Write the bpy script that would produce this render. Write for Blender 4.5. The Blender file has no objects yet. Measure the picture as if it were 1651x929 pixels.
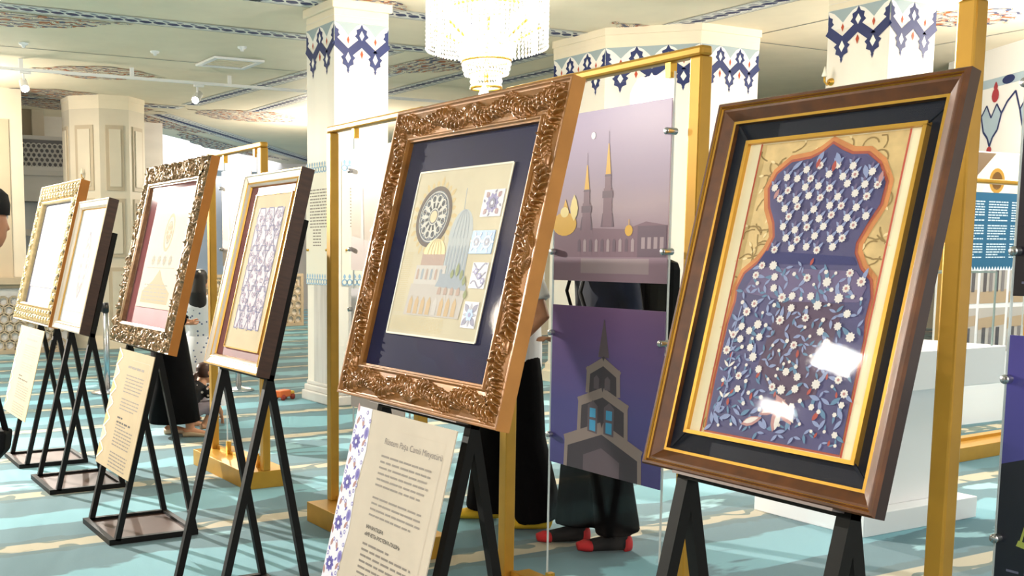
import bpy, bmesh, math, random
import numpy as np
from mathutils import Matrix, Vector
random.seed(7)
PI = math.pi
scene = bpy.context.scene
COL = scene.collection

# ------------------------------------------------------------------ camera
cam_d = bpy.data.cameras.new('camera')
cam = bpy.data.objects.new('camera', cam_d); COL.objects.link(cam)
F, PPX, PPY, YH, CH = 1750., 560., 600., 405., 1.5
pitch = math.atan((PPY-YH)/F); yaw = math.radians(28.1)
fw = Vector((math.sin(yaw)*math.cos(pitch), math.cos(yaw)*math.cos(pitch), -math.sin(pitch)))
rt = Vector((math.cos(yaw), -math.sin(yaw), 0)); up = rt.cross(fw)
cam.matrix_world = Matrix(((rt.x, up.x, -fw.x, 0), (rt.y, up.y, -fw.y, 0), (rt.z, up.z, -fw.z, CH), (0, 0, 0, 1)))
cam_d.sensor_fit = 'HORIZONTAL'; cam_d.sensor_width = 36
cam_d.lens = F/1651*36
cam_d.shift_x = (825.5-PPX)/1651; cam_d.shift_y = (PPY-464.5)/1651
cam_d.clip_start = .05; cam_d.clip_end = 200
scene.camera = cam
# ------------------------------------------------------------------ light
scene.view_settings.view_transform = 'Standard'; scene.view_settings.look = 'None'
scene.view_settings.gamma = 1; scene.view_settings.use_curve_mapping = False
scene.view_settings.exposure = 0.45
world = bpy.data.worlds.new('world'); scene.world = world; world.use_nodes = True
world.node_tree.nodes['Background'].inputs[0].default_value = (1, .96, .9, 1)
world.node_tree.nodes['Background'].inputs[1].default_value = .9
def lamp(name, kind, loc, power, color=(1, 1, 1), size=.1, target=None, **kw):
    d = bpy.data.lights.new(name, kind); d.energy = power; d.color = color
    if kind == 'AREA': d.shape = 'RECTANGLE'; d.size = size; d.size_y = kw.get('size_y', size)
    elif kind == 'SPOT': d.shadow_soft_size = size; d.spot_size = kw.get('cone', 1.2); d.spot_blend = kw.get('blend', .4)
    else: d.shadow_soft_size = size
    o = bpy.data.objects.new(name, d); COL.objects.link(o); o.location = loc
    if target is not None:
        o.rotation_euler = (Vector(target)-Vector(loc)).to_track_quat('-Z', 'Y').to_euler()
    return o
# aisle ceiling lamps, added fill lights without fixtures, daylight of the tall hall behind
lamp('entrance_area_fill', 'AREA', (-2.6, -2.2, 3.75), 300, (1, .95, .88), 2.4, (1.5, 3.2, .8))  # fill light added behind the camera to brighten the picture fronts
lamp('ceiling_light_over_aisle', 'AREA', (-4.6, 6.6, 3.8), 60, (1, .95, .88), .35, (-4.4, 6.4, 0), size_y=.65)
lamp('ceiling_light_over_far_aisle', 'AREA', (-6.3, 8.5, 3.8), 40, (1, .95, .88), .35, (-6.1, 8.3, 0))
lamp('side_area_fill', 'AREA', (8.5, 3.0, 3.8), 150, (1, .95, .88), 2.2, (8.5, 3.0, 0))  # added area fill over the right side, no fixture
lamp('back_area_fill', 'AREA', (1.0, 11.5, 3.8), 130, (1, .94, .84), 1.6, (1.0, 11.5, 0))  # unseen fill added above the back of the floor
lamp('side_point_fill', 'POINT', (10.6, 5.6, 3.0), 300, (1, .9, .76), .3)  # fixtureless light added to brighten the right ceiling and tulip pier
lamp('aisle_point_fill', 'POINT', (-2.4, 8.2, 3.0), 190, (1, .88, .72), .3)  # warm fill added to lift the left ceiling, no chandelier there
lamp('rear_point_fill', 'POINT', (2.2, 15.2, 3.1), 110, (1, .88, .72), .3)  # warm fill added for the rear ceiling, without a fixture
lamp('far_point_fill', 'POINT', (9.0, 17.5, 3.0), 260, (1, .86, .68), .3)  # added warm fill against the teal cast of the far ceiling
lamp('hall_daylight', 'AREA', (9, 24, 8.5), 1300, (.93, .97, 1), 6, (9, 23, 0))

# ------------------------------------------------------------------ helpers
def lin(h):
    h = h.lstrip('#'); o = []
    for i in (0, 2, 4):
        c = int(h[i:i+2], 16)/255
        o.append(c/12.92 if c <= .04045 else ((c+.055)/1.055)**2.4)
    return (*o, 1)
MATS = {}
def mat(name, color, rough=.5, metal=0., var=0., scale=20., bump=0., spec=.5, emit=None, es=1., coat=0., stretch=None, trans=0., sheen=0.):
    if name in MATS: return MATS[name]
    m = bpy.data.materials.new(name); m.use_nodes = True; nt = m.node_tree; b = nt.nodes['Principled BSDF']
    c = lin(color) if isinstance(color, str) else (*color, 1) if len(color) == 3 else color
    b.inputs['Base Color'].default_value = c; b.inputs['Roughness'].default_value = rough; b.inputs['Metallic'].default_value = metal
    b.inputs['Specular IOR Level'].default_value = spec; b.inputs['Coat Weight'].default_value = coat; b.inputs['Coat Roughness'].default_value = .12
    b.inputs['Transmission Weight'].default_value = trans; b.inputs['Sheen Weight'].default_value = sheen
    if emit: b.inputs['Emission Color'].default_value = lin(emit); b.inputs['Emission Strength'].default_value = es
    if var or bump:
        tc = nt.nodes.new('ShaderNodeTexCoord'); mp = nt.nodes.new('ShaderNodeMapping'); nt.links.new(tc.outputs['Object'], mp.inputs[0])
        if stretch: mp.inputs['Scale'].default_value = stretch
        n = nt.nodes.new('ShaderNodeTexNoise'); n.inputs['Scale'].default_value = scale; n.inputs['Detail'].default_value = 4
        nt.links.new(mp.outputs[0], n.inputs[0])
        if var:
            mx = nt.nodes.new('ShaderNodeMix'); mx.data_type = 'RGBA'
            mx.inputs[6].default_value = tuple(max(0, x*(1-var)) for x in c[:3])+(1,)
            mx.inputs[7].default_value = tuple(min(1, x*(1+var)) for x in c[:3])+(1,)
            r = nt.nodes.new('ShaderNodeMapRange'); r.inputs[1].default_value = .3; r.inputs[2].default_value = .7
            nt.links.new(n.outputs[0], r.inputs[0]); nt.links.new(r.outputs[0], mx.inputs[0]); nt.links.new(mx.outputs[2], b.inputs['Base Color'])
        if bump:
            bp = nt.nodes.new('ShaderNodeBump'); bp.inputs['Strength'].default_value = bump; bp.inputs['Distance'].default_value = .01
            nt.links.new(n.outputs[0], bp.inputs['Height']); nt.links.new(bp.outputs[0], b.inputs['Normal'])
    MATS[name] = m; return m
def glass(name, tint=(1, 1, 1), refl=1., rough=.0, alpha=.03, ior=1.5):
    """thin sheet: clear with Fresnel reflection, a trace of tint"""
    if name in MATS: return MATS[name]
    m = bpy.data.materials.new(name); m.use_nodes = True; nt = m.node_tree; nt.nodes.clear()
    out = nt.nodes.new('ShaderNodeOutputMaterial'); tr = nt.nodes.new('ShaderNodeBsdfTransparent'); gl = nt.nodes.new('ShaderNodeBsdfGlossy')
    tr.inputs[0].default_value = (*tint, 1); gl.inputs['Roughness'].default_value = rough
    fr = nt.nodes.new('ShaderNodeFresnel'); geo = nt.nodes.new('ShaderNodeNewGeometry'); mr = nt.nodes.new('ShaderNodeMapRange')   # same reflectance on both faces of the sheet
    mr.inputs[3].default_value = ior; mr.inputs[4].default_value = 1/ior; nt.links.new(geo.outputs['Backfacing'], mr.inputs[0]); nt.links.new(mr.outputs[0], fr.inputs[0])
    ml = nt.nodes.new('ShaderNodeMath'); ml.operation = 'MULTIPLY'; ml.inputs[1].default_value = refl
    mx = nt.nodes.new('ShaderNodeMixShader'); nt.links.new(fr.outputs[0], ml.inputs[0]); nt.links.new(ml.outputs[0], mx.inputs[0])
    nt.links.new(tr.outputs[0], mx.inputs[1]); nt.links.new(gl.outputs[0], mx.inputs[2]); nt.links.new(mx.outputs[0], out.inputs[0])
    MATS[name] = m; return m

class G:
    def __init__(s): s.v = []; s.f = []; s.m = []; s.sm = []
    def add(s, vs, fs, mi=0, smooth=False):
        o = len(s.v); s.v += [tuple(map(float, v)) for v in vs]
        for f in fs: s.f.append(tuple(i+o for i in f)); s.m.append(mi); s.sm.append(smooth)
        return s
    def box(s, x0, x1, y0, y1, z0, z1, mi=0):
        return s.add([(x0, y0, z0), (x1, y0, z0), (x1, y1, z0), (x0, y1, z0), (x0, y0, z1), (x1, y0, z1), (x1, y1, z1), (x0, y1, z1)],
                     [(0, 3, 2, 1), (4, 5, 6, 7), (0, 1, 5, 4), (1, 2, 6, 5), (2, 3, 7, 6), (3, 0, 4, 7)], mi)
    def prism(s, pts, z0, z1, mi=0):
        n = len(pts)
        return s.add([(x, y, z0) for x, y in pts]+[(x, y, z1) for x, y in pts],
                     [tuple(range(n-1, -1, -1)), tuple(range(n, 2*n))]+[(i, (i+1) % n, n+(i+1) % n, n+i) for i in range(n)], mi)
    def poly(s, pts, z=0, mi=0):
        s.k = getattr(s, 'k', 0)+1; z += (s.k % 8)*2.5e-5          # overlapping print layers never share a plane
        return s.add([(x, y, z) for x, y in pts], [tuple(range(len(pts)))], mi)
    def ell(s, cx, cy, rx, ry, z=0, mi=0, n=14, rot=0):
        c, d = math.cos(rot), math.sin(rot)
        return s.poly([(cx+rx*math.cos(t)*c-ry*math.sin(t)*d, cy+rx*math.cos(t)*d+ry*math.sin(t)*c) for t in [2*PI*i/n for i in range(n)]], z, mi)
    def ring(s, cx, cy, r0, r1, z=0, mi=0, n=24, sx=1., sy=1.):
        vs = []
        for i in range(n):
            t = 2*PI*i/n; vs += [(cx+r0*sx*math.cos(t), cy+r0*sy*math.sin(t), z), (cx+r1*sx*math.cos(t), cy+r1*sy*math.sin(t), z)]
        return s.add(vs, [(2*i, 2*i+1, (2*i+3) % (2*n), (2*i+2) % (2*n)) for i in range(n)], mi)
    def line(s, pts, w, z=0, mi=0):
        for (x0, y0), (x1, y1) in zip(pts, pts[1:]):
            s.k = getattr(s, 'k', 0)+1; zz = z+(s.k % 8)*2.5e-5
            dx, dy = x1-x0, y1-y0; L = math.hypot(dx, dy) or 1; nx, ny = -dy/L*w/2, dx/L*w/2
            s.add([(x0-nx, y0-ny, zz), (x1-nx, y1-ny, zz), (x1+nx, y1+ny, zz), (x0+nx, y0+ny, zz)], [(0, 1, 2, 3)], mi)
        return s
    def flower(s, cx, cy, r, n=8, z=0, mi=0, mc=None, rot=0, sx=1.):
        pts = []
        for i in range(n*4):
            t = rot+2*PI*i/(n*4); k = r*(.87+.13*math.cos((i % 4)*PI/2)) if n > 5 else r*(.7+.3*math.cos((i % 4)*PI/2))
            pts.append((cx+k*math.cos(t)*sx, cy+k*math.sin(t)))
        s.poly(pts, z, mi)
        if mc is not None: s.ell(cx, cy, r*.36*sx, r*.36, z+.0003, mc, 8)
        return s
    def leaf(s, x, y, L, w, a, z=0, mi=0):
        c, d = math.cos(a), math.sin(a); pr = [(0, 0), (.25, .8), (.5, 1), (.78, .6), (1, 0), (.78, -.6), (.5, -1), (.25, -.8)]
        return s.poly([(x+L*p*c-w/2*q*d, y+L*p*d+w/2*q*c) for p, q in pr][::-1], z, mi)
    def tube(s, path, r, n=8, mi=0, cap=True, smooth=True, ry=None, flat=None):
        path = [Vector(p) for p in path]; K = len(path)
        rs = r if hasattr(r, '__len__') else [r]*K
        ry = rs if ry is None else ry if hasattr(ry, '__len__') else [ry]*K
        vs = []; prev = None
        for i, p in enumerate(path):
            t = (path[min(i+1, K-1)]-path[max(i-1, 0)])
            t = t.normalized() if t.length > 1e-9 else Vector((0, 0, 1))
            if prev is None:
                ref = Vector(flat) if flat else (Vector((1, 0, 0)) if abs(t.x) < .9 else Vector((0, 1, 0)))
            else: ref = prev
            a = (ref-t*ref.dot(t)); a = a.normalized() if a.length > 1e-6 else t.orthogonal().normalized()
            b = t.cross(a); prev = a
            for k in range(n):
                q = 2*PI*k/n; vs.append(p+a*rs[i]*math.cos(q)+b*ry[i]*math.sin(q))
        fs = [(i*n+k, i*n+(k+1) % n, (i+1)*n+(k+1) % n, (i+1)*n+k) for i in range(K-1) for k in range(n)]
        if cap: fs += [tuple(range(n-1, -1, -1)), tuple(range((K-1)*n, K*n))]
        return s.add(vs, fs, mi, smooth)
    def bar(s, p0, p1, w, d, mi=0, ref=(0, 1, 0)):
        """square bar; w along ref, d along the other side"""
        p0, p1 = Vector(p0), Vector(p1); t = (p1-p0).normalized(); a = Vector(ref); a = (a-t*a.dot(t)).normalized(); b = t.cross(a)
        vs = [p+a*sa*w/2+b*sb*d/2 for p in (p0, p1) for sa, sb in ((-1, -1), (1, -1), (1, 1), (-1, 1))]
        return s.add(vs, [(3, 2, 1, 0), (4, 5, 6, 7), (0, 1, 5, 4), (1, 2, 6, 5), (2, 3, 7, 6), (3, 0, 4, 7)], mi)
    def lathe(s, prof, n=24, c=(0, 0, 0), mi=0, smooth=True):
        vs = [(c[0]+r*math.cos(2*PI*k/n), c[1]+r*math.sin(2*PI*k/n), c[2]+z) for r, z in prof for k in range(n)]
        fs = [(i*n+k, i*n+(k+1) % n, (i+1)*n+(k+1) % n, (i+1)*n+k) for i in range(len(prof)-1) for k in range(n)]
        return s.add(vs, fs, mi, smooth)
    def ball(s, c, r, n=10, mi=0, sc=(1, 1, 1)):
        c = Vector(c); m = max(4, n//2+1)
        vs = [c+Vector((r*sc[0]*math.sin(PI*i/m)*math.cos(2*PI*k/n), r*sc[1]*math.sin(PI*i/m)*math.sin(2*PI*k/n), r*sc[2]*math.cos(PI*i/m))) for i in range(m+1) for k in range(n)]
        return s.add(vs, [(i*n+k, (i+1)*n+k, (i+1)*n+(k+1) % n, i*n+(k+1) % n) for i in range(m) for k in range(n)], mi, True)
    def build(s, name, mats, parent=None, bevel=0, remesh=0, smooth_it=0, subsurf=0):
        me = bpy.data.meshes.new(name); me.from_pydata(s.v, [], s.f); me.update()
        for m in (mats if isinstance(mats, (list, tuple)) else [mats]): me.materials.append(m)
        me.polygons.foreach_set('material_index', s.m); me.polygons.foreach_set('use_smooth', s.sm)
        o = bpy.data.objects.new(name, me); COL.objects.link(o)
        if parent is not None: o.parent = parent
        if bevel:
            b = o.modifiers.new('bevel', 'BEVEL'); b.width = bevel; b.segments = 2; b.limit_method = 'ANGLE'
        if remesh:
            b = o.modifiers.new('remesh', 'REMESH'); b.mode = 'VOXEL'; b.voxel_size = remesh; b.use_smooth_shade = True
            if smooth_it:
                b = o.modifiers.new('smooth', 'SMOOTH'); b.iterations = smooth_it; b.factor = .5
        return o
def tag(o, label=None, cat=None, group=None, kind=None):
    if label: o['label'] = label
    if cat: o['category'] = cat
    if group: o['group'] = group
    if kind: o['kind'] = kind
    return o
def thing(name, label, cat, loc=(0, 0, 0), rz=0., group=None, mw=None):
    o = bpy.data.objects.new(name, None); COL.objects.link(o); o.empty_display_size = .1
    if mw is not None: o.matrix_world = mw
    else: o.location = loc; o.rotation_euler = (0, 0, rz)
    return tag(o, label, cat, group)
def struct(o): o['kind'] = 'structure'; return o
def text(name, body, size, x, y, z, material, parent, align='LEFT', bold=0.):
    d = bpy.data.curves.new(name, 'FONT'); d.body = body; d.size = size; d.align_x = align; d.offset = bold; d.fill_mode = 'FRONT'
    o = bpy.data.objects.new(name, d); COL.objects.link(o); d.materials.append(material); me = bpy.data.meshes.new_from_object(o.evaluated_get(bpy.context.evaluated_depsgraph_get())); bpy.data.objects.remove(o)
    o = bpy.data.objects.new(name, me); COL.objects.link(o); o.parent = parent; o.location = (x, y, z)
    return o
def words(g, x0, x1, y, h, z, mi, rnd, last=1., gap=.012, wl=(.02, .055)):
    """a line of print too small to read: short bars with word gaps"""
    x = x0; xe = x0+(x1-x0)*last
    while x < xe-.008:
        w = min(rnd.uniform(*wl), xe-x)
        g.poly([(x, y), (x+w, y), (x+w, y+h), (x, y+h)], z, mi); x += w+gap*rnd.uniform(.5, 1.5)

# ------------------------------------------------------------------ materials
BLACK = mat('black_powder_coat', '#060505', .55, 0, .15, 60, spec=.3)
GOLD = mat('brushed_gold_paint', '#bd8e32', .34, .4, .08, 8, spec=.5)
GOLDP = mat('polished_gold', '#e2b04a', .25, .9)
CREAM = mat('cream_plaster', '#f0e4cd', .7, 0, .03, 3)
PILLAR = mat('warm_white_marble', '#efe9df', .35, 0, .04, 2.5, stretch=(1, 1, .15))
WHITE = mat('white_lacquer', '#f2f2f4', .35)
NAVY = mat('navy_paint', '#1b2b63', .6); RED = mat('red_orange_paint', '#b8431c', .6); GREYB = mat('grey_blue_paint', '#9fb0b8', .6); PWHITE = mat('white_paint', '#f6f3ee', .6)
LINE = mat('grey_outline_paint', '#75777c', .6)
STEEL = mat('brushed_steel', '#c3c3c6', .25, .95); DARKST = mat('dark_clip_steel', '#3a3837', .3, .8)
GLASS = glass('clear_glass', refl=.25); PGLASS = glass('picture_glass', refl=.22, rough=.04)
GEDGE = mat('glass_edge', '#dfe8ea', .2, 0, trans=.3)
PAPER = mat('paper', '#cdbfae', .8, 0, .04, 9)
INK = mat('ink', '#4a4440', .8); INKL = mat('light_ink', '#948a82', .8)
SKIN = mat('skin', '#c78d6b', .55, 0, .05, 25)

# ------------------------------------------------------------------ floor
def carpet_material():
    m = bpy.data.materials.new('carpet'); m.use_nodes = True; nt = m.node_tree; N = nt.nodes; Lk = nt.links; b = N['Principled BSDF']
    b.inputs['Roughness'].default_value = .95; b.inputs['Specular IOR Level'].default_value = .15; b.inputs['Sheen Weight'].default_value = .25
    tc = N.new('ShaderNodeTexCoord'); sp = N.new('ShaderNodeSeparateXYZ'); Lk.new(tc.outputs['Object'], sp.inputs[0])
    def math_(op, a, bb=None, c=None):
        n = N.new('ShaderNodeMath'); n.operation = op
        for i, x in enumerate((a, bb, c)):
            if x is None: continue
            if isinstance(x, (int, float)): n.inputs[i].default_value = x
            else: Lk.new(x, n.inputs[i])
        return n.outputs[0]
    def noise(scale, detail=3, vec=None, dist=0.):
        n = N.new('ShaderNodeTexNoise'); n.inputs['Scale'].default_value = scale; n.inputs['Detail'].default_value = detail; n.inputs['Distortion'].default_value = dist
        Lk.new(vec or tc.outputs['Object'], n.inputs[0]); return n.outputs[0]
    def step(x, a, w=.01):
        r = N.new('ShaderNodeMapRange'); r.inputs[1].default_value = a-w; r.inputs[2].default_value = a+w; Lk.new(x, r.inputs[0]); return r.outputs[0]
    def mix(fac, a, c):
        n = N.new('ShaderNodeMix'); n.data_type = 'RGBA'; Lk.new(fac, n.inputs[0])
        for i, x in ((6, a), (7, c)):
            if isinstance(x, str): n.inputs[i].default_value = lin(x)
            else: Lk.new(x, n.inputs[i])
        return n.outputs[2]
    P = 1.21
    yy = math_('SUBTRACT', sp.outputs[1], 4.31-P/2)
    fy = math_('MULTIPLY', math_('FRACT', math_('DIVIDE', yy, P)), P)      # 0..P, band centre at P/2
    dist = math_('ABSOLUTE', math_('SUBTRACT', fy, P/2))
    mp = N.new('ShaderNodeMapping'); mp.inputs['Scale'].default_value = (.75, 1.5, 1); Lk.new(tc.outputs['Object'], mp.inputs[0])
    n1 = noise(1.1, 5, mp.outputs[0], .3)
    n2 = noise(7, 2)
    # dark leafy fringe either side of each band, and large soft tone fields
    fringe = math_('ADD', dist, math_('MULTIPLY', math_('SUBTRACT', n1, .5), -1.1))
    patch = step(fringe, .45, .012)                     # 1 = light field
    base = mix(patch, '#2f606d', '#639fae')
    base = mix(step(n1, .63, .01), base, '#8dbcc6')
    fine = noise(90, 2)
    base = mix(math_('MULTIPLY', fine, .25), base, '#4a8592')
    # band: beige strip with dark green scrolls
    wv = N.new('ShaderNodeTexWave'); wv.wave_type = 'RINGS'; wv.inputs['Scale'].default_value = 1.1; wv.inputs['Distortion'].default_value = 9; wv.inputs['Detail'].default_value = 1.5; wv.inputs['Detail Scale'].default_value = 3.2
    Lk.new(tc.outputs['Object'], wv.inputs[0])
    scroll = step(wv.outputs[1], .78, .05)
    band = mix(scroll, '#a89f86', '#4c6159')
    bm = math_('SUBTRACT', 1., step(dist, .075, .006))
    col = mix(bm, base, band)
    edge = math_('MULTIPLY', step(dist, .075, .004), math_('SUBTRACT', 1., step(math_('ADD', dist, math_('MULTIPLY', n2, -.14)), .075, .01)))
    col = mix(edge, col, '#2a565f')
    Lk.new(col, b.inputs['Base Color'])
    bp = N.new('ShaderNodeBump'); bp.inputs['Strength'].default_value = .25; bp.inputs['Distance'].default_value = .004; Lk.new(noise(300, 2), bp.inputs['Height']); Lk.new(bp.outputs[0], b.inputs['Normal'])
    return m
g = G(); g.box(-9, 22, -5, 34, -.05, 0); struct(g.build('floor', carpet_material()))['label'] = 'turquoise patterned mosque carpet with beige scroll bands'

# ------------------------------------------------------------------ ceiling
CZ = 3.85
g = G(); g.prism([(-9, -5), (22, -5), (22, 30), (15.2, 30), (6.95, 21.2), (-9, 21.2)], CZ, CZ+.25)
ceil = struct(g.build('ceiling', CREAM)); ceil['label'] = 'cream plaster ceiling with painted ornament bands'
BANDM = [PWHITE, NAVY, LINE, mat('slate_paint', '#6f7590', .6)]
def band(p0, p1, w, name='painted_band', step=.15):
    (x0, y0), (x1, y1) = p0, p1; L = math.hypot(x1-x0, y1-y0); a = math.atan2(y1-y0, x1-x0)
    g = G(); g.poly([(0, -w/2), (0, w/2), (L, w/2), (L, -w/2)], 0, 0)
    for s in (-1, 1):
        g.line([(0, s*w*.47), (L, s*w*.47)], .012, -.001, 2); g.line([(0, s*w*.36), (L, s*w*.36)], .008, -.001, 2)
    x = step/2
    while x < L-step/2:
        g.leaf(x-.07, -.01, .17, w*.30, .35, -.002, 1); g.leaf(x, -w*.30, .12, w*.12, .5, -.002, 3); g.leaf(x+.0, w*.26, .10, w*.1, -.45, -.002, 3); x += step
    for i, f in enumerate(g.f): g.f[i] = f[::-1]
    for i, (a0, b0, c0) in enumerate(g.v): g.v[i] = (a0, b0, c0)
    o = g.build(name, BANDM, ceil); o.location = (x0, y0, CZ-.004); o.rotation_euler = (0, 0, a)
    return o
W = .33
band((-4, 11.1), (7.0, 11.1), W); band((4.15, 9.58), (8.7, 9.58), W); band((8.55, 9.4), (8.55, 3.5), W); band((4.1, 9.75), (4.1, 3.5), W)
band((6.65, 11.3), (6.2, 17.0), W); band((7.45, 11.4), (7.45, 17.5), W); band((8.35, 10.6), (8.35, 14.5), W); band((9.2, 9.9), (9.2, 13), W)
band((7.0, 11.1), (8.2, 11.15), W); band((-2, 17.4), (6.2, 17.4), .4); band((6.1, 18.4), (13, 26.2), .5)
def arabesque():
    m = bpy.data.materials.new('arabesque_paint'); m.use_nodes = True; nt = m.node_tree; b = nt.nodes['Principled BSDF']; b.inputs['Roughness'].default_value = .7
    tc = nt.nodes.new('ShaderNodeTexCoord')
    w = nt.nodes.new('ShaderNodeTexWave'); w.wave_type = 'RINGS'; w.inputs['Scale'].default_value = 2.2; w.inputs['Distortion'].default_value = 8; w.inputs['Detail'].default_value = 2; w.inputs['Detail Scale'].default_value = 2.5
    n = nt.nodes.new('ShaderNodeTexNoise'); n.inputs['Scale'].default_value = 5
    nt.links.new(tc.outputs['Object'], w.inputs[0]); nt.links.new(tc.outputs['Object'], n.inputs[0])
    r = nt.nodes.new('ShaderNodeValToRGB'); r.color_ramp.interpolation = 'CONSTANT'
    for p_, c in ((0, '#e9e0cf'), (.38, '#c0743c'), (.58, '#e9e0cf'), (.72, '#47506f')): e = r.color_ramp.elements.new(p_); e.color = lin(c)
    r2 = nt.nodes.new('ShaderNodeValToRGB'); r2.color_ramp.interpolation = 'CONSTANT'
    for p_, c in ((0, '#e6dcc8'), (.4, '#59627f'), (.6, '#ded3bd'), (.75, '#ad6030')): e = r2.color_ramp.elements.new(p_); e.color = lin(c)
    nt.links.new(w.outputs[1], r.inputs[0]); nt.links.new(w.outputs[1], r2.inputs[0])
    mx = nt.nodes.new('ShaderNodeMix'); mx.data_type = 'RGBA'; rr = nt.nodes.new('ShaderNodeMath'); rr.operation = 'GREATER_THAN'; rr.inputs[1].default_value = .5
    nt.links.new(n.outputs[0], rr.inputs[0]); nt.links.new(rr.outputs[0], mx.inputs[0]); nt.links.new(r.outputs[0], mx.inputs[6]); nt.links.new(r2.outputs[0], mx.inputs[7]); nt.links.new(mx.outputs[2], b.inputs['Base Color'])
    return m
ARAB = arabesque()
def medallion(cx, cy, rx, ry, rot=0, half=False, lobes=9):
    g = G(); pts = []; K = lobes*8
    for i in range(K+1 if half else K):
        t = (PI if half else 2*PI)*i/K
        k = 1+.08*abs(math.sin(lobes*t/(1 if half else 2)))-.06
        pts.append((rx*k*math.cos(t), ry*k*math.sin(t)*(1-.25*abs(math.cos(t)))))
    g.poly(pts[::-1], 0, 0)
    for sx in (-1, 1): g.leaf(sx*rx*1.0, 0, sx*rx*.22, ry*.14, 0, 0, 0)
    o = g.build('painted_medallion', ARAB, ceil); o.location = (cx, cy, CZ-.006); o.rotation_euler = (0, 0, rot)
medallion(2.3, 11.32, 1.0, .75, 0, True); medallion(4.05, 14.55, .75, .55); medallion(5.2, 9.4, .45, .35, PI, True); medallion(8.35, 9.35, .6, .55, math.radians(225), True)
medallion(7.2, 12.0, .8, .9, -PI/2+.1, True); medallion(3.9, 17.2, 1.5, .9, PI, True); medallion(7.6, 17.9, 1.1, .7, .3); medallion(9.6, 23.2, 3.2, .8, math.radians(48), True); medallion(7.0, 19.7, 1.5, .6, math.radians(48), True)
medallion(10.3, 10.9, .5, .7, PI/2, True); medallion(10.9, 7.0, .5, .45); medallion(4.6, 17.9, 1.3, .7, .1)
g = G()
for a, b_ in (((9.69, 3.5), (9.69, 8.93)), ((9.69, 8.93), (12, 8.9)), ((11.97, 8.9), (11.97, 4)), ((-4, 13.2), (6.4, 13.2))):
    g.line([a, b_], .02, 0, 0)
for i, f in enumerate(g.f): g.f[i] = f[::-1]
o = g.build('ceiling_joint_line', LINE, ceil); o.location = (0, 0, CZ-.003)
# air vent, smoke heads
def vent(x, y, s):
    t = thing('ceiling_vent', 'square white ceiling air vent beyond the left pillar', 'vent', (x, y, CZ-.03))
    g = G()
    for a in (0, 1, 2, 3):
        c, d = math.cos(a*PI/2), math.sin(a*PI/2)
        P_ = [(-s, -s), (s, -s), (s*.8, -s*.8), (-s*.8, -s*.8)]
        g.prism([(p*c-q*d, p*d+q*c) for p, q in P_], 0, .025)
    g.build('vent_frame', WHITE, t)
    for i in range(5):
        k = -s*.64+i*s*.32; G().box(-s*.78, s*.78, k-.03, k+.03, .012, .02).build('vent_blade', CREAM, t)
vent(5.25, 12.95, .33)
for i, (x, y) in enumerate(((2.72, 12.9), (4.2, 12.7), (5.0, 11.95))):
    g = G(); g.lathe([(0.001, -.05), (.02, -.05), (.022, -.03), (.05, -.02), (.055, 0)], 16)
    o = g.build('smoke_detector', WHITE); o.location = (x, y, CZ)
    tag(o, ['small white smoke detector above the leftmost spotlight', 'small white smoke detector above the track rail, middle of three', 'small white smoke detector nearest the ceiling air vent'][i], 'smoke detector', 'ceiling detectors')

# ------------------------------------------------------------------ pillars
def frieze_face(L, name, parent, mw, units, H=.44):
    """painted interlace under the capital; local x along the face, y up (0 = top)"""
    g = G(); w = L/units
    g.poly([(0, 0), (L, 0), (L, -.12), (0, -.12)][::-1], 0, 2)
    def bud(cx, cy, s, sgn, z, mi):
        pr = [(0, 1.25), (.22, .8), (.62, .62), (.56, .25), (.8, -.02), (.45, -.3), (.25, -.62), (-.25, -.62), (-.45, -.3), (-.8, -.02), (-.56, .25), (-.62, .62), (-.22, .8)]
        q = [(cx+x*s, cy+sgn*y*s) for x, y in pr]
        g.poly(q if sgn < 0 else q[::-1], z, mi)
    def clipx(x): return min(max(x, 0.004), L-.004)
    for u in range(units+1):
        x = u*w-0.0
        for (cx, top) in ((x, True), (x+w/2, False)):
            if cx > L+1e-6: continue
            if top:
                g.poly([(clipx(cx-w*.5), -.17), (clipx(cx-w*.5), -.12), (clipx(cx-w*.36), -.075), (clipx(cx-w*.2), -.03), (clipx(cx), -.003), (clipx(cx+w*.2), -.03), (clipx(cx+w*.36), -.075), (clipx(cx+w*.5), -.12), (clipx(cx+w*.5), -.17)], .0006, 1)
    for u in range(units+1):
        x = u*w
        for dx in (-1, 1):
            x1 = x+dx*w/2
            if -1e-6 <= x1 <= L+1e-6: g.line([(clipx(x), -.175), (x1, -.29)], w*.27, .0012, 0)
        if u in (0, units):
            s = 1 if u == 0 else -1
            hb = [(0, .095), (.018, .063), (.048, .048), (.044, .02), (.062, -.003), (.035, -.024), (.02, -.055), (0, -.055)]
            q = [(clipx(x+s*a_*w/.3), -.12+b_*w/.3*1.0) for a_, b_ in hb]
            g.poly(q, .0014, 0)
        else:
            bud(x, -.122, w*.32, 1, .0014, 0); g.poly([(x, -.068), (x-w*.09, -.115), (x, -.16), (x+w*.09, -.115)], .0022, 1)
        if u < units:
            xm = x+w/2
            bud(xm, -.325, w*.33, -1, .0014, 0); g.poly([(xm, -.275), (xm-w*.095, -.328), (xm, -.375), (xm+w*.095, -.328)], .0022, 1)
            g.poly([(xm, -.415), (xm-.014, -.44), (xm, -.475), (xm+.014, -.44)], .0014, 0)
            g.poly([(xm, -.125), (xm-w*.05, -.16), (xm, -.2), (xm+w*.05, -.16)], .0022, 3)
        if 0 < u < units: g.poly([(x, -.245), (x-w*.055, -.285), (x, -.33), (x+w*.055, -.285)], .0022, 3)
    o = g.build(name, [NAVY, PWHITE, GREYB, RED], parent); o.matrix_local = mw
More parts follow.
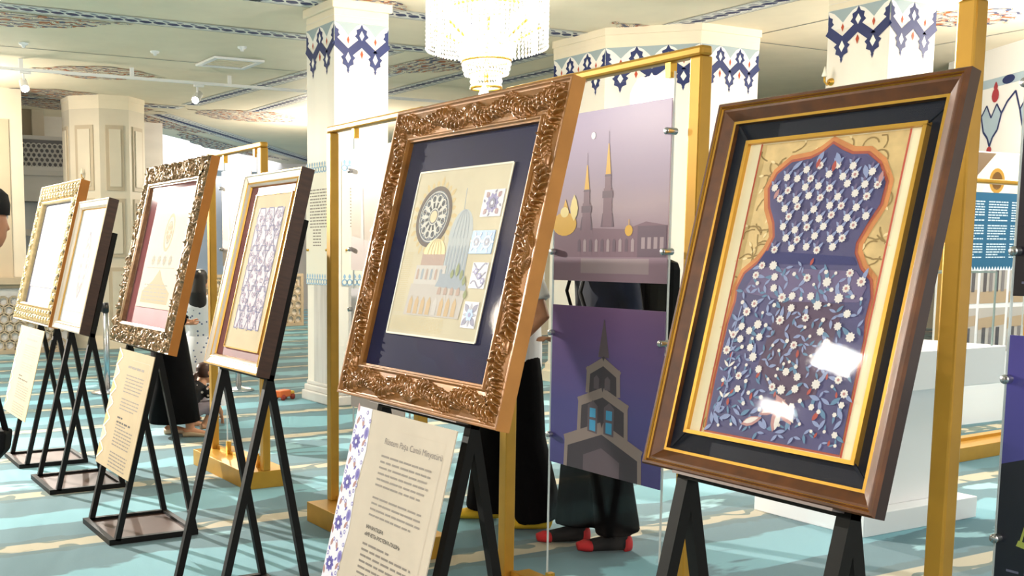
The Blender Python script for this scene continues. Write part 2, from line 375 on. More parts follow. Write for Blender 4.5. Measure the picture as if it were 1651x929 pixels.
def faceM(px, py, pz, ang):
    """face whose outward normal is at angle ang; local x to the viewer's right, y up, z outward"""
    n = Vector((math.cos(ang), math.sin(ang), 0)); r = Vector((0, 0, 1)).cross(n)
    return Matrix(((r.x, 0, n.x, px), (r.y, 0, n.y, py), (0, 1, 0, pz), (0, 0, 0, 1)))
FT = 3.645
def square_pillar(name, x, y, s, label):
    root = thing(name, None, None, (x, y, 0)); root['kind'] = 'structure'; root['label'] = label
    h = s/2
    G().box(-h, h, -h, h, 0, CZ).build('shaft', PILLAR, root, bevel=.006)
    g = G(); g.box(-h-.05, h+.05, -h-.05, h+.05, 0, .10); g.box(-h-.03, h+.03, -h-.03, h+.03, .10, .16); g.box(-h-.012, h+.012, -h-.012, h+.012, .16, .2); g.build('plinth', mat('grey_marble', '#d3d0cc', .3, 0, .12, 3, stretch=(1, 1, .3)), root, bevel=.012)
    g = G()
    for k, (z0, e) in enumerate(((FT, .003), (FT+.06, .004), (FT+.12, .03))): g.box(-h-e, h+e, -h-e, h+e, z0, CZ if k == 2 else z0+.06)
    g.build('capital', CREAM, root, bevel=.01)
    for ang, (ox, oy) in ((PI, (-h-.002, h)), (-PI/2, (-h, -h-.002))):
        frieze_face(s, 'painted_frieze', root, faceM(ox, oy, FT, ang), 2)
    return root
lp = square_pillar('pillar_left', 5.115, 9.585, .59, 'square white marble pillar behind the tilted maroon picture')
square_pillar('pillar_right', 8.9, 6.55, .62, 'square white pillar above the dark wooden picture frame')
# grey marble veined cladding on the lower shaft of the left pillar
VEIN = mat('veined_grey_marble', '#c9c5c2', .25, 0, .18, 4, stretch=(3, 3, .25))
g = G(); g.box(-.30, -.298, -.14, .14, .2, 1.28); g.box(-.14, .14, -.30, -.298, .2, 1.28); o = g.build('marble_inlay', VEIN, lp)
def text_panel(ang, off, lab):
    """frosted text panel pinned on a face of the left pillar"""
    mw = faceM(5.115+off[0], 9.585+off[1], 1.17, ang)
    t = thing('wall_text_panel', lab, 'panel', mw=mw)
    G().box(-.02, .5, 0, 1.18, 0, .008).build('acrylic_sheet', mat('frosted_acrylic', '#e8e4d6', .4), t)
    rnd = random.Random(5); g = G()
    for i in range(19):
        h = .92-i*.03
        k = .95 if i < 13 else .62
        words(g, .06+(1-k)*.2, .06+.4*k, h, .012, .0085, 0, rnd, 1, .01, (.03, .07))
    g.build('printed_text', INKL, t)['kind'] = 'stuff'
    g = G(); bl = mat('sky_blue_print', '#8fb4d4', .6)
    for yy in (1.12, .03):
        for k in range(9):
            g.ring(.01+k*.055, yy, .02, .033, .0085, 0, 12); g.leaf(.01+k*.055, yy+.03, .05, .03, PI/2, .0085, 0)
    g.build('printed_border', bl, t)
    for x in (.03, .45):
        g = G(); g.lathe([(.0001, .02), (.012, .02), (.012, 0)], 12); o = g.build('pin', GOLDP, t); o.location = (x, .34, .008)
text_panel(PI, (-.297, .28), 'frosted text panel pinned on the left face of the marble pillar')
text_panel(-PI/2, (-.2, -.297), 'frosted text panel behind the gold post on the marble pillar')

def chamfer_pier(name, pts, label, units, z1=CZ, frieze=True, m=PILLAR):
    cx = sum(p[0] for p in pts)/len(pts); cy = sum(p[1] for p in pts)/len(pts)
    root = thing(name, None, None, (cx, cy, 0)); root['kind'] = 'structure'; root['label'] = label
    P_ = [(x-cx, y-cy) for x, y in pts]
    G().prism(P_, 0, z1).build('shaft', m, root)
    def grow(k): return [(x*(1+k), y*(1+k)) for x, y in P_]
    g = G(); g.prism(grow(.06), 0, .12); g.prism(grow(.03), .12, .2); g.build('plinth', CREAM, root)
    g = G()
    for k, z0 in ((.004, FT), (.006, FT+.07), (.02, FT+.13)): g.prism(grow(k), z0, z1 if k == .02 else z0+.07)
    g.build('capital', CREAM, root)
    if frieze:
        n = len(P_)
        for i, un in units.items():
            a, b_ = Vector((*P_[i], 0)), Vector((*P_[(i+1) % n], 0)); d = b_-a; nr = Vector((d.y, -d.x, 0)).normalized()
            ang = math.atan2(nr.y, nr.x); o_ = a+nr*.002
            frieze_face(d.length, 'painted_frieze', root, faceM(o_.x, o_.y, FT, ang), un)
    return root
x0, y0, c, L1 = 8.0, 8.475, .68, .86
oct_ = [(x0, y0+c+L1), (x0, y0+c), (x0+c, y0), (x0+c+L1, y0), (x0+2*c+L1, y0+c), (x0+2*c+L1, y0+c+L1), (x0+c+L1, y0+2*c+L1), (x0+c, y0+2*c+L1)]
chamfer_pier('pillar_centre', oct_, 'wide eight-sided white pier with blue frieze behind the purple prints', {0: 3, 1: 3, 2: 3})

# ------------------------------------------------------------------ far walls
GREYW = mat('grey_white_stone', '#d9d6d2', .5, 0, .06, 1.2, stretch=(1, 1, 4)); BEIGE = mat('beige_panel_stone', '#ddd3c0', .5, 0, .05, 2)
BEIGED = mat('beige_panel_groove', '#c3b49c', .5, 0, .05, 2)
def box_struct(name, x0, x1, y0, y1, z0, z1, m, label=None, parent=None):
    o = G().box(x0, x1, y0, y1, z0, z1).build(name, m, parent)
    if parent is None: struct(o)
    if label: o['label'] = label
    return o
# far-left panelled pier (eight sided), seen behind the first easels
x0, y0, c, L1 = 4.2, 16.5, .36, .46
octp = [(x0, y0+c+L1), (x0, y0+c), (x0+c, y0), (x0+c+L1, y0), (x0+2*c+L1, y0+c), (x0+2*c+L1, y0+c+L1), (x0+c+L1, y0+2*c+L1), (x0+c, y0+2*c+L1)]
fp = chamfer_pier('pillar_panelled', octp, 'cream panelled stone pier far behind the first pictures', {}, frieze=False, m=BEIGE)
pc = (sum(p[0] for p in octp)/8, sum(p[1] for p in octp)/8)
for i in (0, 1, 2, 3):
    a, b_ = Vector((octp[i][0]-pc[0], octp[i][1]-pc[1], 0)), Vector((octp[(i+1) % 8][0]-pc[0], octp[(i+1) % 8][1]-pc[1], 0)); d = b_-a; nr = Vector((d.y, -d.x, 0)).normalized(); ang = math.atan2(nr.y, nr.x); Lf = d.length
    for z0, z1 in ((.35, 1.25), (1.4, 2.3), (2.42, 3.4)):
        g = G(); e = Lf*.2
        g.prism([(e, z0), (Lf-e, z0), (Lf-e, z1), (e, z1)], 0, .02, 1); g.prism([(e+.05, z0+.06), (Lf-e-.05, z0+.06), (Lf-e-.05, z1-.06), (e+.05, z1-.06)], .02, .035, 0)
        o = g.build('stone_panel', [BEIGE, BEIGED], fp); o.matrix_local = faceM(a.x, a.y, 0, ang)
box_struct('wall_far_left', -6, 3.42, 16.5, 16.9, 0, CZ, BEIGE, 'cream stone wall strip at the far left edge')
for x in (2.3, 3.0):
    o = G().box(x-.22, x+.22, 16.47, 16.5, .4, 3.4).build('wall_panel', BEIGED, bpy.data.objects['wall_far_left'])
# recess with a balcony parapet between wall and pier
box_struct('wall_recess', 3.0, 6.6, 19.6, 19.8, 0, CZ+1, GREYW, 'pale grey back wall of the balcony recess')
box_struct('balcony_floor', 3.3, 5.2, 18.1, 18.5, 2.3, 2.72, GREYW, 'grey stone balcony front below the pierced parapet')
for k, (z0, z1, e) in enumerate(((2.72, 2.80, .05), (2.3, 2.36, .04), (1.75, 1.85, .05))):
    struct(G().box(3.3, 5.2, 18.1-e, 18.3, z0, z1).build('trim_%d' % (k+1), GREYW))
box_struct('wall_recess_lower', 3.3, 5.2, 18.3, 18.5, 0, 2.3, mat('blue_grey_glass_wall', '#cfd4dc', .3), 'pale wall under the balcony')
box_struct('wall_recess_upper', 3.6, 4.05, 18.8, 18.9, 2.7, CZ, BEIGED)
box_struct('wall_recess_pilaster', 4.05, 4.25, 18.75, 18.9, 2.7, CZ, BEIGE)
def lattice(name, label, mw, w, h, m, cell, back=None, cat='screen'):
    t = thing(name, label, cat, mw=mw)
    g = G(); e = .06
    g.box(0, w, 0, e, 0, .05); g.box(0, w, h-e, h, 0, .05); g.box(0, e, e, h-e, 0, .05); g.box(w-e, w, e, h-e, 0, .05); g.build('screen_frame', m, t)
    g = G(); ny = max(2, int((h-2*e)/(cell*.86))); nx = int((w-2*e)/cell)+1
    for j in range(ny):
        for i in range(nx):
            cx = e+cell*(i+.5*(j % 2)); cy = e+cell*.86*(j+.5)
            if cx > w-e-cell*.3: continue
            K = 12; vs = []
            for k in range(K):
                a = 2*PI*k/K+PI/12
                for r in (cell*.36, cell*.56):
                    vs += [(cx+r*math.cos(a), cy+r*math.sin(a), .03), (cx+r*math.cos(a), cy+r*math.sin(a), .005)]
            fs = []
            for k in range(K):
                q, q2 = 4*k, 4*((k+1) % K)
                fs += [(q, q+2, q2+2, q2), (q+1, q, q2, q2+1), (q+2, q+3, q2+3, q2+2), (q+3, q+1, q2+1, q2+3)]
            g.add(vs, fs)
    o = g.build('pierced_panel', m, t); o['kind'] = 'stuff'
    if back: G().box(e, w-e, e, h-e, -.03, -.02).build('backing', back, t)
    return t
SCR = mat('white_stone_screen', '#dedad6', .6)
lattice('balcony_parapet', 'white pierced stone parapet on the balcony at upper left', faceM(3.35, 18.1, 2.8, -PI/2), 1.4, .55, SCR, .085, mat('parapet_grey_stone', '#8d8a8c', .8))  # grey backing sheet behind the pierced parapet
TAN = mat('tan_stone', '#b9a88f', .6, 0, .06, 2)
lattice('lattice_railing', 'beige pierced railing beside the leftmost easel', faceM(2.0, 16.35, 0, -PI/2), 2.02, 1.02, TAN, .15, mat('railing_backing', '#e6e4e2', .6), 'railing')
box_struct('trim_4', 1.95, 4.1, 16.2, 16.48, 1.02, 1.12, TAN)
lattice('lattice_railing', 'beige pierced railing seen between maroon picture and marble pillar', faceM(6.7, 19.6, 0, -PI/2+.1), 2.9, 1.05, TAN, .17, mat('railing_backing2', '#d8d0c4', .6), 'railing')
# bright hall beyond
HALL = mat('hall_white', '#e9e9ee', .6, 0, .03, .8, stretch=(.3, .3, 3))
box_struct('wall_hall', -2, 24, 30, 30.3, 0, 10, HALL, 'bright white hall wall far in the background')
box_struct('wall_hall_side', 23, 23.3, 4, 30, 0, 10, HALL)
box_struct('pillar_hall_slender', 8.9, 9.3, 27.6, 28, 0, 9, WHITE, 'slim white pilaster in the bright hall')
box_struct('wall_hall_ledge', 9.3, 18, 27, 29, 3.6, 4.3, HALL); box_struct('wall_hall_lower', 10.3, 18, 25.5, 26, 0, 3.2, mat('pinkish_plaster', '#e2d9d6', .6, 0, .03, 1))
box_struct('wall_back_right', 9.9, 20, 15.5, 15.8, 0, CZ, CREAM, 'cream rear wall behind the centre pier')
box_struct('wall_right', 20, 20.3, -5, 16, 0, CZ, CREAM, 'cream wall far to the right')
box_struct('wall_left', -9.3, -9, 2, 21.2, 0, CZ, CREAM, 'cream wall along the left aisle')
box_struct('wall_left_back', -9, -6, 20.9, 21.2, 0, CZ, CREAM)
# floral stained-glass window with dark header
t = thing('window_1', None, None, (7.35, 22.0, 0)); t['kind'] = 'structure'; t['label'] = 'white arched floral window under a dark header, behind the girl'
g = G(); g.box(-.6, .6, 0, .1, 2.0, 2.4); g.box(-.6, .6, 0, .1, 2.42, 2.5); g.box(-.6, -.42, 0, .1, .9, 2.0); g.box(.42, .6, 0, .1, .9, 2.0); g.build('window_frame', mat('dark_bronze', '#3d4350', .5), t)
g = G(); arch = [(-.36, .9), (.36, .9), (.4, 1.4), (.3, 1.75), (.12, 1.9), (0, 2.02), (-.12, 1.9), (-.3, 1.75), (-.4, 1.4)]
g.add([(x, .05, z) for x, z in arch], [tuple(range(len(arch)))]); g.build('arched_pane', mat('backlit_white_glass', '#ffffff', .5, emit='#ffffff', es=.8), t)
g = G()
for (x, z, L, w_, a) in ((0, 1.32, .16, .12, PI/2), (-.1, 1.05, .2, .08, 2.6), (.12, 1.05, .2, .08, .5), (-.2, 1.55, .12, .08, 2), (.22, 1.5, .14, .08, .8)):
    c_, d_ = math.cos(a), math.sin(a); pr = [(0, 0), (.3, .9), (.6, .8), (1, 0), (.6, -.8), (.3, -.9)]
    g.add([(x+L*p*c_-w_/2*q*d_, .045, z+L*p*d_+w_/2*q*c_) for p, q in pr], [tuple(range(6))], 0 if L < .15 or L > .17 else 0)
g.build('red_motif', mat('red_glass', '#c8354a', .5), t)
g = G()
for (x, z) in ((.28, 1.3), (-.3, 1.25), (.3, 1.62)): g.add([(x-.07, .045, z), (x+.06, .045, z+.05), (x+.02, .045, z+.22)], [(0, 1, 2)])
g.build('green_motif', mat('green_glass', '#6fae86', .5), t)
# right-hand pier with tulip frieze
rp = thing('pillar_tulip', None, None, (13.6, 7.6, 0)); rp['kind'] = 'structure'; rp['label'] = 'large white pier with tulip frieze at the far right'
ANG = math.radians(28.1-1.0); dirv = Vector((math.sin(ANG+.02), math.cos(ANG+.02), 0))
pA = Vector((12.1, 6.65, 0)); pB = pA+dirv*2.4; nrm = Vector((-dirv.y, dirv.x, 0))
Q = [pA, pA-nrm*1.6, pB-nrm*1.6, pB]
o_ = Vector((13.6, 7.6, 0))
G().prism([((q-o_).x, (q-o_).y) for q in Q], 0, CZ).build('shaft', WHITE, rp)
mwf = faceM((pB-o_).x+nrm.x*.004, (pB-o_).y+nrm.y*.004, 3.5, math.atan2(nrm.y, nrm.x))
g = G(); LB = mat('pale_blue_paint', '#a9bfd0', .6)
g.poly([(0, 0), (2.4, 0), (2.4, -.1), (0, -.1)][::-1], 0, 0)
for k in range(4):
    x = .25+k*.75
    g.poly([(x-.2, -.42), (x-.14, -.6), (x-.05, -.68), (x, -.78), (x+.05, -.68), (x+.14, -.6), (x+.2, -.42), (x+.1, -.3), (x, -.45), (x-.1, -.3)][::1], .001, 0)
    g.line([(x-.2, -.42), (x-.14, -.6), (x-.05, -.68), (x, -.78), (x+.05, -.68), (x+.14, -.6), (x+.2, -.42), (x+.3, -.3), (x+.45, -.2), (x+.55, -.42)], .028, .002, 1)
    g.line([(x-.2, -.42), (x-.1, -.3), (x, -.45), (x+.1, -.3), (x+.2, -.42)], .022, .002, 1)
    g.ell(x+.06, -.2, .07, .08, .003, 2); g.leaf(x+.06, -.16, .12, .08, PI/2, .003, 2); g.ell(x, -.82, .05, .04, .003, 2); g.poly([(x, -.86), (x-.03, -.93), (x, -1.0), (x+.03, -.93)], .003, 1); g.ell(x+.3, -.05, .12, .05, .003, 1)
g.build('painted_frieze', [LB, NAVY, mat('crimson_paint', '#a83440', .6)], rp).matrix_local = mwf

# ------------------------------------------------------------------ track lights
TY, TZ = 13.95, 3.72
t = thing('track_rail', 'long white ceiling track rail carrying the spotlights', 'track rail', (0, TY, TZ))
G().box(-4, 10.5, -.02, .02, -.018, .018).build('rail', WHITE, t, bevel=.003)
for x in (-2.5, .5, 2.9, 4.3, 5.65, 8): G().box(x-.025, x+.025, -.012, .012, .018, CZ-TZ+.0).build('bracket', WHITE, t)
def track_spot(x, aim, label, power, cone=1.1, size=.04):
    t = thing('track_spotlight', label, 'spotlight', (x, TY, TZ-.02), group='spotlights on the ceiling track')
    g = G(); g.box(-.05, .09, -.018, .018, -.03, 0); g.box(-.012, .012, -.012, .012, -.12, -.03); g.build('adapter', WHITE, t, bevel=.003)
    d = Vector(aim).normalized(); c = Vector((0, 0, -.16)); a = c-d*.09; b_ = c+d*.1
    g = G(); g.tube([a, a+d*.01, b_-d*.01, b_], [.03, .05, .055, .055], 16, cap=True); g.build('lamp_head', WHITE, t)
    g = G(); g.tube([b_+d*.001, b_+d*.004], [.046, .046], 16); g.build('lens', mat('lit_lens', '#ffffff', .4, emit='#fff6e6', es=45), t)
    pos = Vector((x, TY, TZ-.02))+b_+d*.02
    lamp('track_spot_beam', 'SPOT', pos, power, (1, .94, .84), size, pos+d, cone=cone, blend=.7)
track_spot(2.93, (-.05, -1, -.75), 'white track spotlight at the far left pointing at camera', 500)
track_spot(5.19, (-.8, -.9, -.8), 'white track spotlight above the bronze frame, tilted left', 450)
track_spot(-.38, (.2, -1, -.34), 'white track spotlight beyond the left edge of view', 5000, 1.0, .03)
track_spot(7.3, (-.2, -1, -.31), 'white track spotlight hidden behind the left marble pillar', 2600, .8, .03)

# ------------------------------------------------------------------ chandelier
CX, CY = 5.38, 7.62
ch = thing('crystal_chandelier', 'bright tiered crystal chandelier hanging above the golden carved frame', 'chandelier', (CX, CY, 0))
CRY = mat('lead_crystal', '#ffffff', .1, 0, spec=.8)
nt = CRY.node_tree; _tr = nt.nodes.new('ShaderNodeBsdfTransparent'); _mx = nt.nodes.new('ShaderNodeMixShader'); _mx.inputs[0].default_value = .3
nt.links.new(_tr.outputs[0], _mx.inputs[1]); nt.links.new(nt.nodes['Principled BSDF'].outputs[0], _mx.inputs[2]); nt.links.new(_mx.outputs[0], nt.nodes['Material Output'].inputs[0])
BRASS = mat('chandelier_brass', '#d9a94c', .3, .9)
def strands(name, r0, r1, z0, z1, n, mb=.011, sq=.035):
    g = G(); k = max(3, int((z0-z1)/sq))
    for i in range(n):
        a = 2*PI*i/n
        for j in range(k):
            f_ = (j+.5)/k; r = r0+(r1-r0)*f_**1.6; z = z0+(z1-z0)*f_
            x, y = r*math.cos(a), r*math.sin(a); s_ = mb*(1.25 if j == k-1 else 1); h = sq*.52
            g.add([(x+s_, y, z), (x, y+s_, z), (x-s_, y, z), (x, y-s_, z), (x, y, z+h), (x, y, z-h)], [(0, 1, 4), (1, 2, 4), (2, 3, 4), (3, 0, 4), (1, 0, 5), (2, 1, 5), (3, 2, 5), (0, 3, 5)])
    o = g.build(name, CRY, ch); o['kind'] = 'stuff'
strands('outer_crystal_strands', .50, .50, 3.80, 3.16, 84); strands('inner_crystal_strands', .40, .41, 3.80, 3.13, 60)
strands('crystal_basket', .30, .20, 3.50, 3.06, 56); strands('crystal_basket_liner', .25, .14, 3.48, 3.08, 40)
strands('crystal_tier', .20, .17, 3.06, 2.95, 44); strands('crystal_lower_tier', .13, .12, 2.97, 2.84, 34)
for nm, r, z in (('top_ring', .50, 3.81), ('basket_ring', .30, 3.50), ('basket_foot_ring', .20, 3.07), ('lower_ring', .135, 2.975), ('inner_ring', .40, 3.81), ('bottom_ring', .125, 2.85)):
    g = G(); K = 32; g.tube([(r*math.cos(2*PI*i/K), r*math.sin(2*PI*i/K), z) for i in range(K+1)], .012, 6, cap=False); g.build(nm, BRASS, ch)
g = G(); g.tube([(0, 0, 2.9), (0, 0, CZ)], .02, 8); g.build('stem', BRASS, ch)
g = G(); g.lathe([(.001, CZ-.1), (.08, CZ-.08), (.12, CZ-.01), (.12, CZ)], 20); g.build('ceiling_rose', BRASS, ch)
for i in range(8):
    a = 2*PI*i/8+.2; x, y = .44*math.cos(a), .44*math.sin(a)
    g = G(); g.tube([(0, 0, 3.3), (x*.5, y*.5, 3.22), (x, y, 3.34)], .012, 6); g.build('arm', BRASS, ch)
    g = G(); g.lathe([(.004, 0), (.02, .02), (.024, .06), (.012, .11), (.001, .13)], 10, (x, y, 3.38)); g.build('bulb', mat('lit_bulb', '#ffffff', .4, emit='#fff1d8', es=30), ch)
g = G(); g.lathe([(.012, .13), (.016, .1), (.03, .08), (.05, .03), (.085, 0)], 18, (-.12, -.14, 2.73)); g.build('bell_shade', mat('lit_shade', '#fffaf0', .5, emit='#fff3dc', es=5), ch)
lamp('chandelier_glow', 'POINT', (CX, CY, 3.3), 230, (1, .9, .76), .2)
lamp('chandelier_low_glow', 'POINT', (CX, CY, 2.98), 40, (1, .95, .86), .08)

# ------------------------------------------------------------------ gold display stands
def printmat(name, stops, noise=.12, scale=3.):
    """vertical colour run of a printed photograph, local y"""
    m = bpy.data.materials.new(name); m.use_nodes = True; nt = m.node_tree; b = nt.nodes['Principled BSDF']; b.inputs['Roughness'].default_value = .25
    tc = nt.nodes.new('ShaderNodeTexCoord'); sp = nt.nodes.new('ShaderNodeSeparateXYZ'); nt.links.new(tc.outputs['Object'], sp.inputs[0])
    mp = nt.nodes.new('ShaderNodeMapping'); mp.inputs['Scale'].default_value = (1, 3, 1); nt.links.new(tc.outputs['Object'], mp.inputs[0])
    n = nt.nodes.new('ShaderNodeTexNoise'); n.inputs['Scale'].default_value = scale; n.inputs['Detail'].default_value = 4; nt.links.new(mp.outputs[0], n.inputs[0])
    a = nt.nodes.new('ShaderNodeMath'); a.operation = 'MULTIPLY_ADD'; a.inputs[1].default_value = noise; nt.links.new(n.outputs[0], a.inputs[0]); nt.links.new(sp.outputs[1], a.inputs[2])
    r = nt.nodes.new('ShaderNodeValToRGB')
    while len(r.color_ramp.elements) > 1: r.color_ramp.elements.remove(r.color_ramp.elements[-1])
    r.color_ramp.elements[0].position = stops[0][0]; r.color_ramp.elements[0].color = lin(stops[0][1])
    for p_, c in stops[1:]: e = r.color_ramp.elements.new(p_); e.color = lin(c)
    nt.links.new(a.outputs[0], r.inputs[0]); nt.links.new(r.outputs[0], b.inputs['Base Color']); return m
def standoff(parent, x, y, z=-.02):
    g = G(); g.lathe([(.0001, .045), (.011, .045), (.012, .043), (.012, 0)], 14); o = g.build('standoff', STEEL, parent); o.location = (x, y, z); return o
PW, PH = .605, .625
SKY1 = printmat('sunset_print', [(0, '#93808f'), (.2, '#9b8494'), (.34, '#b8a3ae'), (.45, '#ab9ab2'), (.62, '#a493b5'), (.8, '#8d80b0')])
SKY2 = printmat('night_print', [(0, '#3f3974'), (.3, '#4b4482'), (.5, '#5f4a7f'), (.75, '#7a5a80')])
SKY3 = printmat('pale_print', [(0, '#d9c9c4'), (.3, '#ecd9c8'), (.5, '#efe2d8'), (.75, '#e4dfe9')]); SKY4 = printmat('blue_night_print', [(0, '#0c0f22'), (.2, '#15182f'), (.3, '#3a3a78'), (.6, '#4a4490'), (.8, '#41397c')], .08)
SKY5 = printmat('dark_print', [(0, '#17141d'), (.4, '#241d2b'), (.8, '#30283c')])
def print_art(kind, parent, w=PW, h=PH):
    base = {'minarets': SKY1, 'tower': SKY2, 'pale': SKY3, 'nightblue': SKY4, 'dark': SKY5}[kind]
    G().box(0, w, 0, h, 0, .004).build('print_sheet', base, parent)
    g = G(); z = .0046
    if kind == 'minarets':
        M_ = [mat('p_brick', '#7f6272', .3), mat('p_gold', '#e0ac3e', .3), mat('p_dark', '#6a5566', .3), mat('p_pale', '#a8949c', .3), mat('p_moon', '#f6f2f2', .3), mat('p_glow', '#f4dc96', .3), mat('p_haze', '#94798a', .3)]
        g.poly([(0, 0), (w, 0), (w, .09), (0, .09)], z, 6); g.poly([(.1, .09), (w-.01, .09), (w, .2), (.5, .215), (.4, .19), (0, .205), (0, .09)], z, 0)
        g.poly([(.16, .03), (.52, .03), (.52, .085), (.16, .085)], z+.0003, 3)
        for (x, zb, zt, sp_) in ((.30, .2, .39, .50), (.185, .19, .34, .43)):
            g.poly([(x-.035, zb), (x+.035, zb), (x+.026, zb+.05), (x-.026, zb+.05)], z+.0003, 2); g.poly([(x-.024, zb), (x+.024, zb), (x+.022, zt-.05), (x-.022, zt-.05)], z+.0003, 0)
            g.poly([(x-.028, zt-.085), (x+.028, zt-.085), (x+.028, zt-.06), (x-.028, zt-.06)], z+.0006, 2); g.poly([(x-.017, zt-.06), (x+.017, zt-.06), (x+.015, zt), (x-.015, zt)], z+.0006, 0)
            g.poly([(x-.019, zt-.008), (x+.019, zt-.008), (x+.015, zt), (x-.015, zt)], z+.0009, 2)
            g.poly([(x-.014, zt), (x+.014, zt), (x+.002, sp_), (x-.002, sp_)], z+.0006, 1); g.line([(x, sp_), (x, sp_+.045)], .002, z+.0006, 2)
        g.ell(.06, .215, .07, .045, z+.0006, 1, 18); g.poly([(.04, .25), (.09, .25), (.064, .31)], z+.0006, 1); g.leaf(.115, .225, .10, .045, PI/2, z+.0009, 5); g.ell(.06, .26, .025, .02, z+.001, 5)
        g.ell(.415, .185, .02, .02, z+.0006, 1, 12); g.line([(.415, .2), (.415, .225)], .003, z+.0006, 1)
        rnd = random.Random(3)
        for k in range(13): x = .14+k*.032; g.poly([(x, .11), (x+.016, .11), (x+.016, .15), (x+.008, .158), (x, .15)], z+.0004, 3 if k % 2 else 2)
        g.poly([(.46, .09), (w-.005, .09), (w-.005, .2), (.46, .2)], z+.0005, 2)
        for k in range(4): g.poly([(.48+k*.03, .12), (.498+k*.03, .12), (.498+k*.03, .16), (.48+k*.03, .16)], z+.0007, 3)
        g.ell(.215, .535, .012, .013, z+.0006, 4, 12)
        g.build('print_image', M_, parent)
    elif kind == 'tower':
        M_ = [mat('t_stone', '#84746f', .3), mat('t_dark', '#3b3038', .3), mat('t_blue', '#3f8fb8', .3), mat('t_mid', '#584a52', .3)]
        c_ = .30
        def sec(x0, x1, y0, y1, rise, t_=.03):
            g.poly([(x0, y0), (c_, y0), (x1, y0), (x1-.01, y1), (c_, y1+rise), (x0+.01, y1)], z, 1)
            g.line([(x0, y1-.02), (c_, y1+rise-.02), (x1, y1-.02)], t_, z+.0004, 0); g.line([(x0+.005, y0), (x0+.01, y1)], .02, z+.0004, 0); g.line([(x1-.005, y0), (x1-.01, y1)], .02, z+.0004, 0)
        sec(.09, .51, 0, .12, .075, .045); sec(.165, .435, .14, .28, .05, .035); sec(.21, .39, .3, .40, .045, .03)
        g.poly([(.27, .44), (.33, .44), (.302, .58), (.298, .58)], z, 3)
        for x in (.22, .31):
            g.poly([(x, .155), (x+.055, .15), (x+.055, .255), (x+.028, .275), (x, .255)], z+.0006, 3)
            g.poly([(x+.012, .16), (x+.045, .158), (x+.045, .2), (x+.012, .2)], z+.0009, 2); g.poly([(x+.012, .21), (x+.045, .21), (x+.045, .245), (x+.012, .245)], z+.0009, 2)
        for x in (.25, .31): g.poly([(x, .32), (x+.03, .32), (x+.03, .36), (x+.015, .372), (x, .36)], z+.0006, 3)
        g.poly([(.2, .0), (.4, .0), (.4, .06), (.3, .1), (.2, .06)], z+.0005, 3)
        g.build('print_image', M_, parent)
    elif kind == 'nightblue':
        M_ = [mat('n_green', '#98a24a', .3), mat('n_dark', '#0b0d1c', .3), mat('n_grey', '#5a5a70', .3)]
        rnd = random.Random(2)
        pts = [(0, .3)]+[(w*k/8, .28+rnd.uniform(-.03, .05)) for k in range(1, 8)]+[(w, .3), (w, .0), (0, 0)]
        g.poly(pts[::-1], z, 1)
        for x in (.06, .085, .11, .15): g.line([(x, .11), (x+.03, .24)], .006, z+.0005, 0)
        g.poly([(.05, .10), (.14, .085), (.15, .1), (.055, .115)], z+.0005, 0); g.line([(.1, .24), (.15, .4)], .012, z+.0005, 0)
        words(g, .03, .25, .03, .006, z+.0005, 2, rnd); g.build('print_image', M_, parent)
    elif kind == 'dark':
        M_ = [mat('n_grey', '#5a5a70', .3), mat('d_violet', '#3b3047', .3)]; rnd = random.Random(4)
        g.poly([(.08, 0), (.5, 0), (.42, .3), (.3, .42), (.16, .3)], z, 1); words(g, .02, .2, .03, .006, z+.0005, 0, rnd); g.build('print_image', M_, parent)
    else:
        M_ = [mat('pl_tower', '#d2bdb6', .4), mat('pl_arch', '#f4ece4', .4)]
        g.poly([(0, 0), (w, 0), (w, .16), (.4, .2), (.2, .15), (0, .18)], z, 0); g.poly([(.1, .1), (.14, .1), (.125, .42), (.115, .42)], z+.0004, 0); g.poly([(.32, .1), (.37, .1), (.35, .5), (.34, .5)], z+.0004, 0)
        g.line([(.2, .2), (.3, .26), (.45, .26), (.55, .2)], .012, z+.0004, 1); g.build('print_image', M_, parent)
SX, SH = 2.75, 2.135
def gold_stand(yl, yr, label, y_pane, lower=True, mw=None):
    """two posts, top beam, box base, glass sheet; local origin at base centre, x along the stand to the viewer's right"""
    yc = (yl+yr)/2; Wd = yl-yr
    M_ = mw or faceM(SX, yc, 0, PI)
    t = thing('gold_display_stand', label, 'display stand', mw=M_, group='gold display stands')
    h = Wd/2
    G().box(-h-.03, h+.03, 0, .11, -.15, .15).build('base', GOLD, t, bevel=.003)
    G().box(-h+.03, h-.03, .11, .135, -.03, -.005).build('base_lip', GOLD, t)
    for s in (-1, 1): G().box(s*h-.026, s*h+.026, .11, SH, -.026, .026).build('post', GOLD, t, bevel=.006)
    G().box(-h-.026, h+.026, SH, SH+.035, -.026, .026).build('top_beam', GOLD, t, bevel=.01)
    a, b_ = y_pane
    g = G(); g.box(a, b_, .19, SH-.03, -.004, .004); g.build('glass_sheet', GLASS, t)
    for x in (a, b_):
        G().box(x-.0015, x+.0015, .19, SH-.03, -.004, .004).build('glass_edge', GEDGE, t)
        G().box(x-.012-.02*(x == b_)+.02*(x == a), x+.012-.02*(x == b_)+.02*(x == a), .11, .2, -.015, .015).build('glass_foot', GOLDP, t)
        G().box(x-.012-.02*(x == b_)+.02*(x == a), x+.012-.02*(x == b_)+.02*(x == a), SH-.05, SH, -.015, .015).build('glass_hanger', GOLDP, t)
    return t, M_
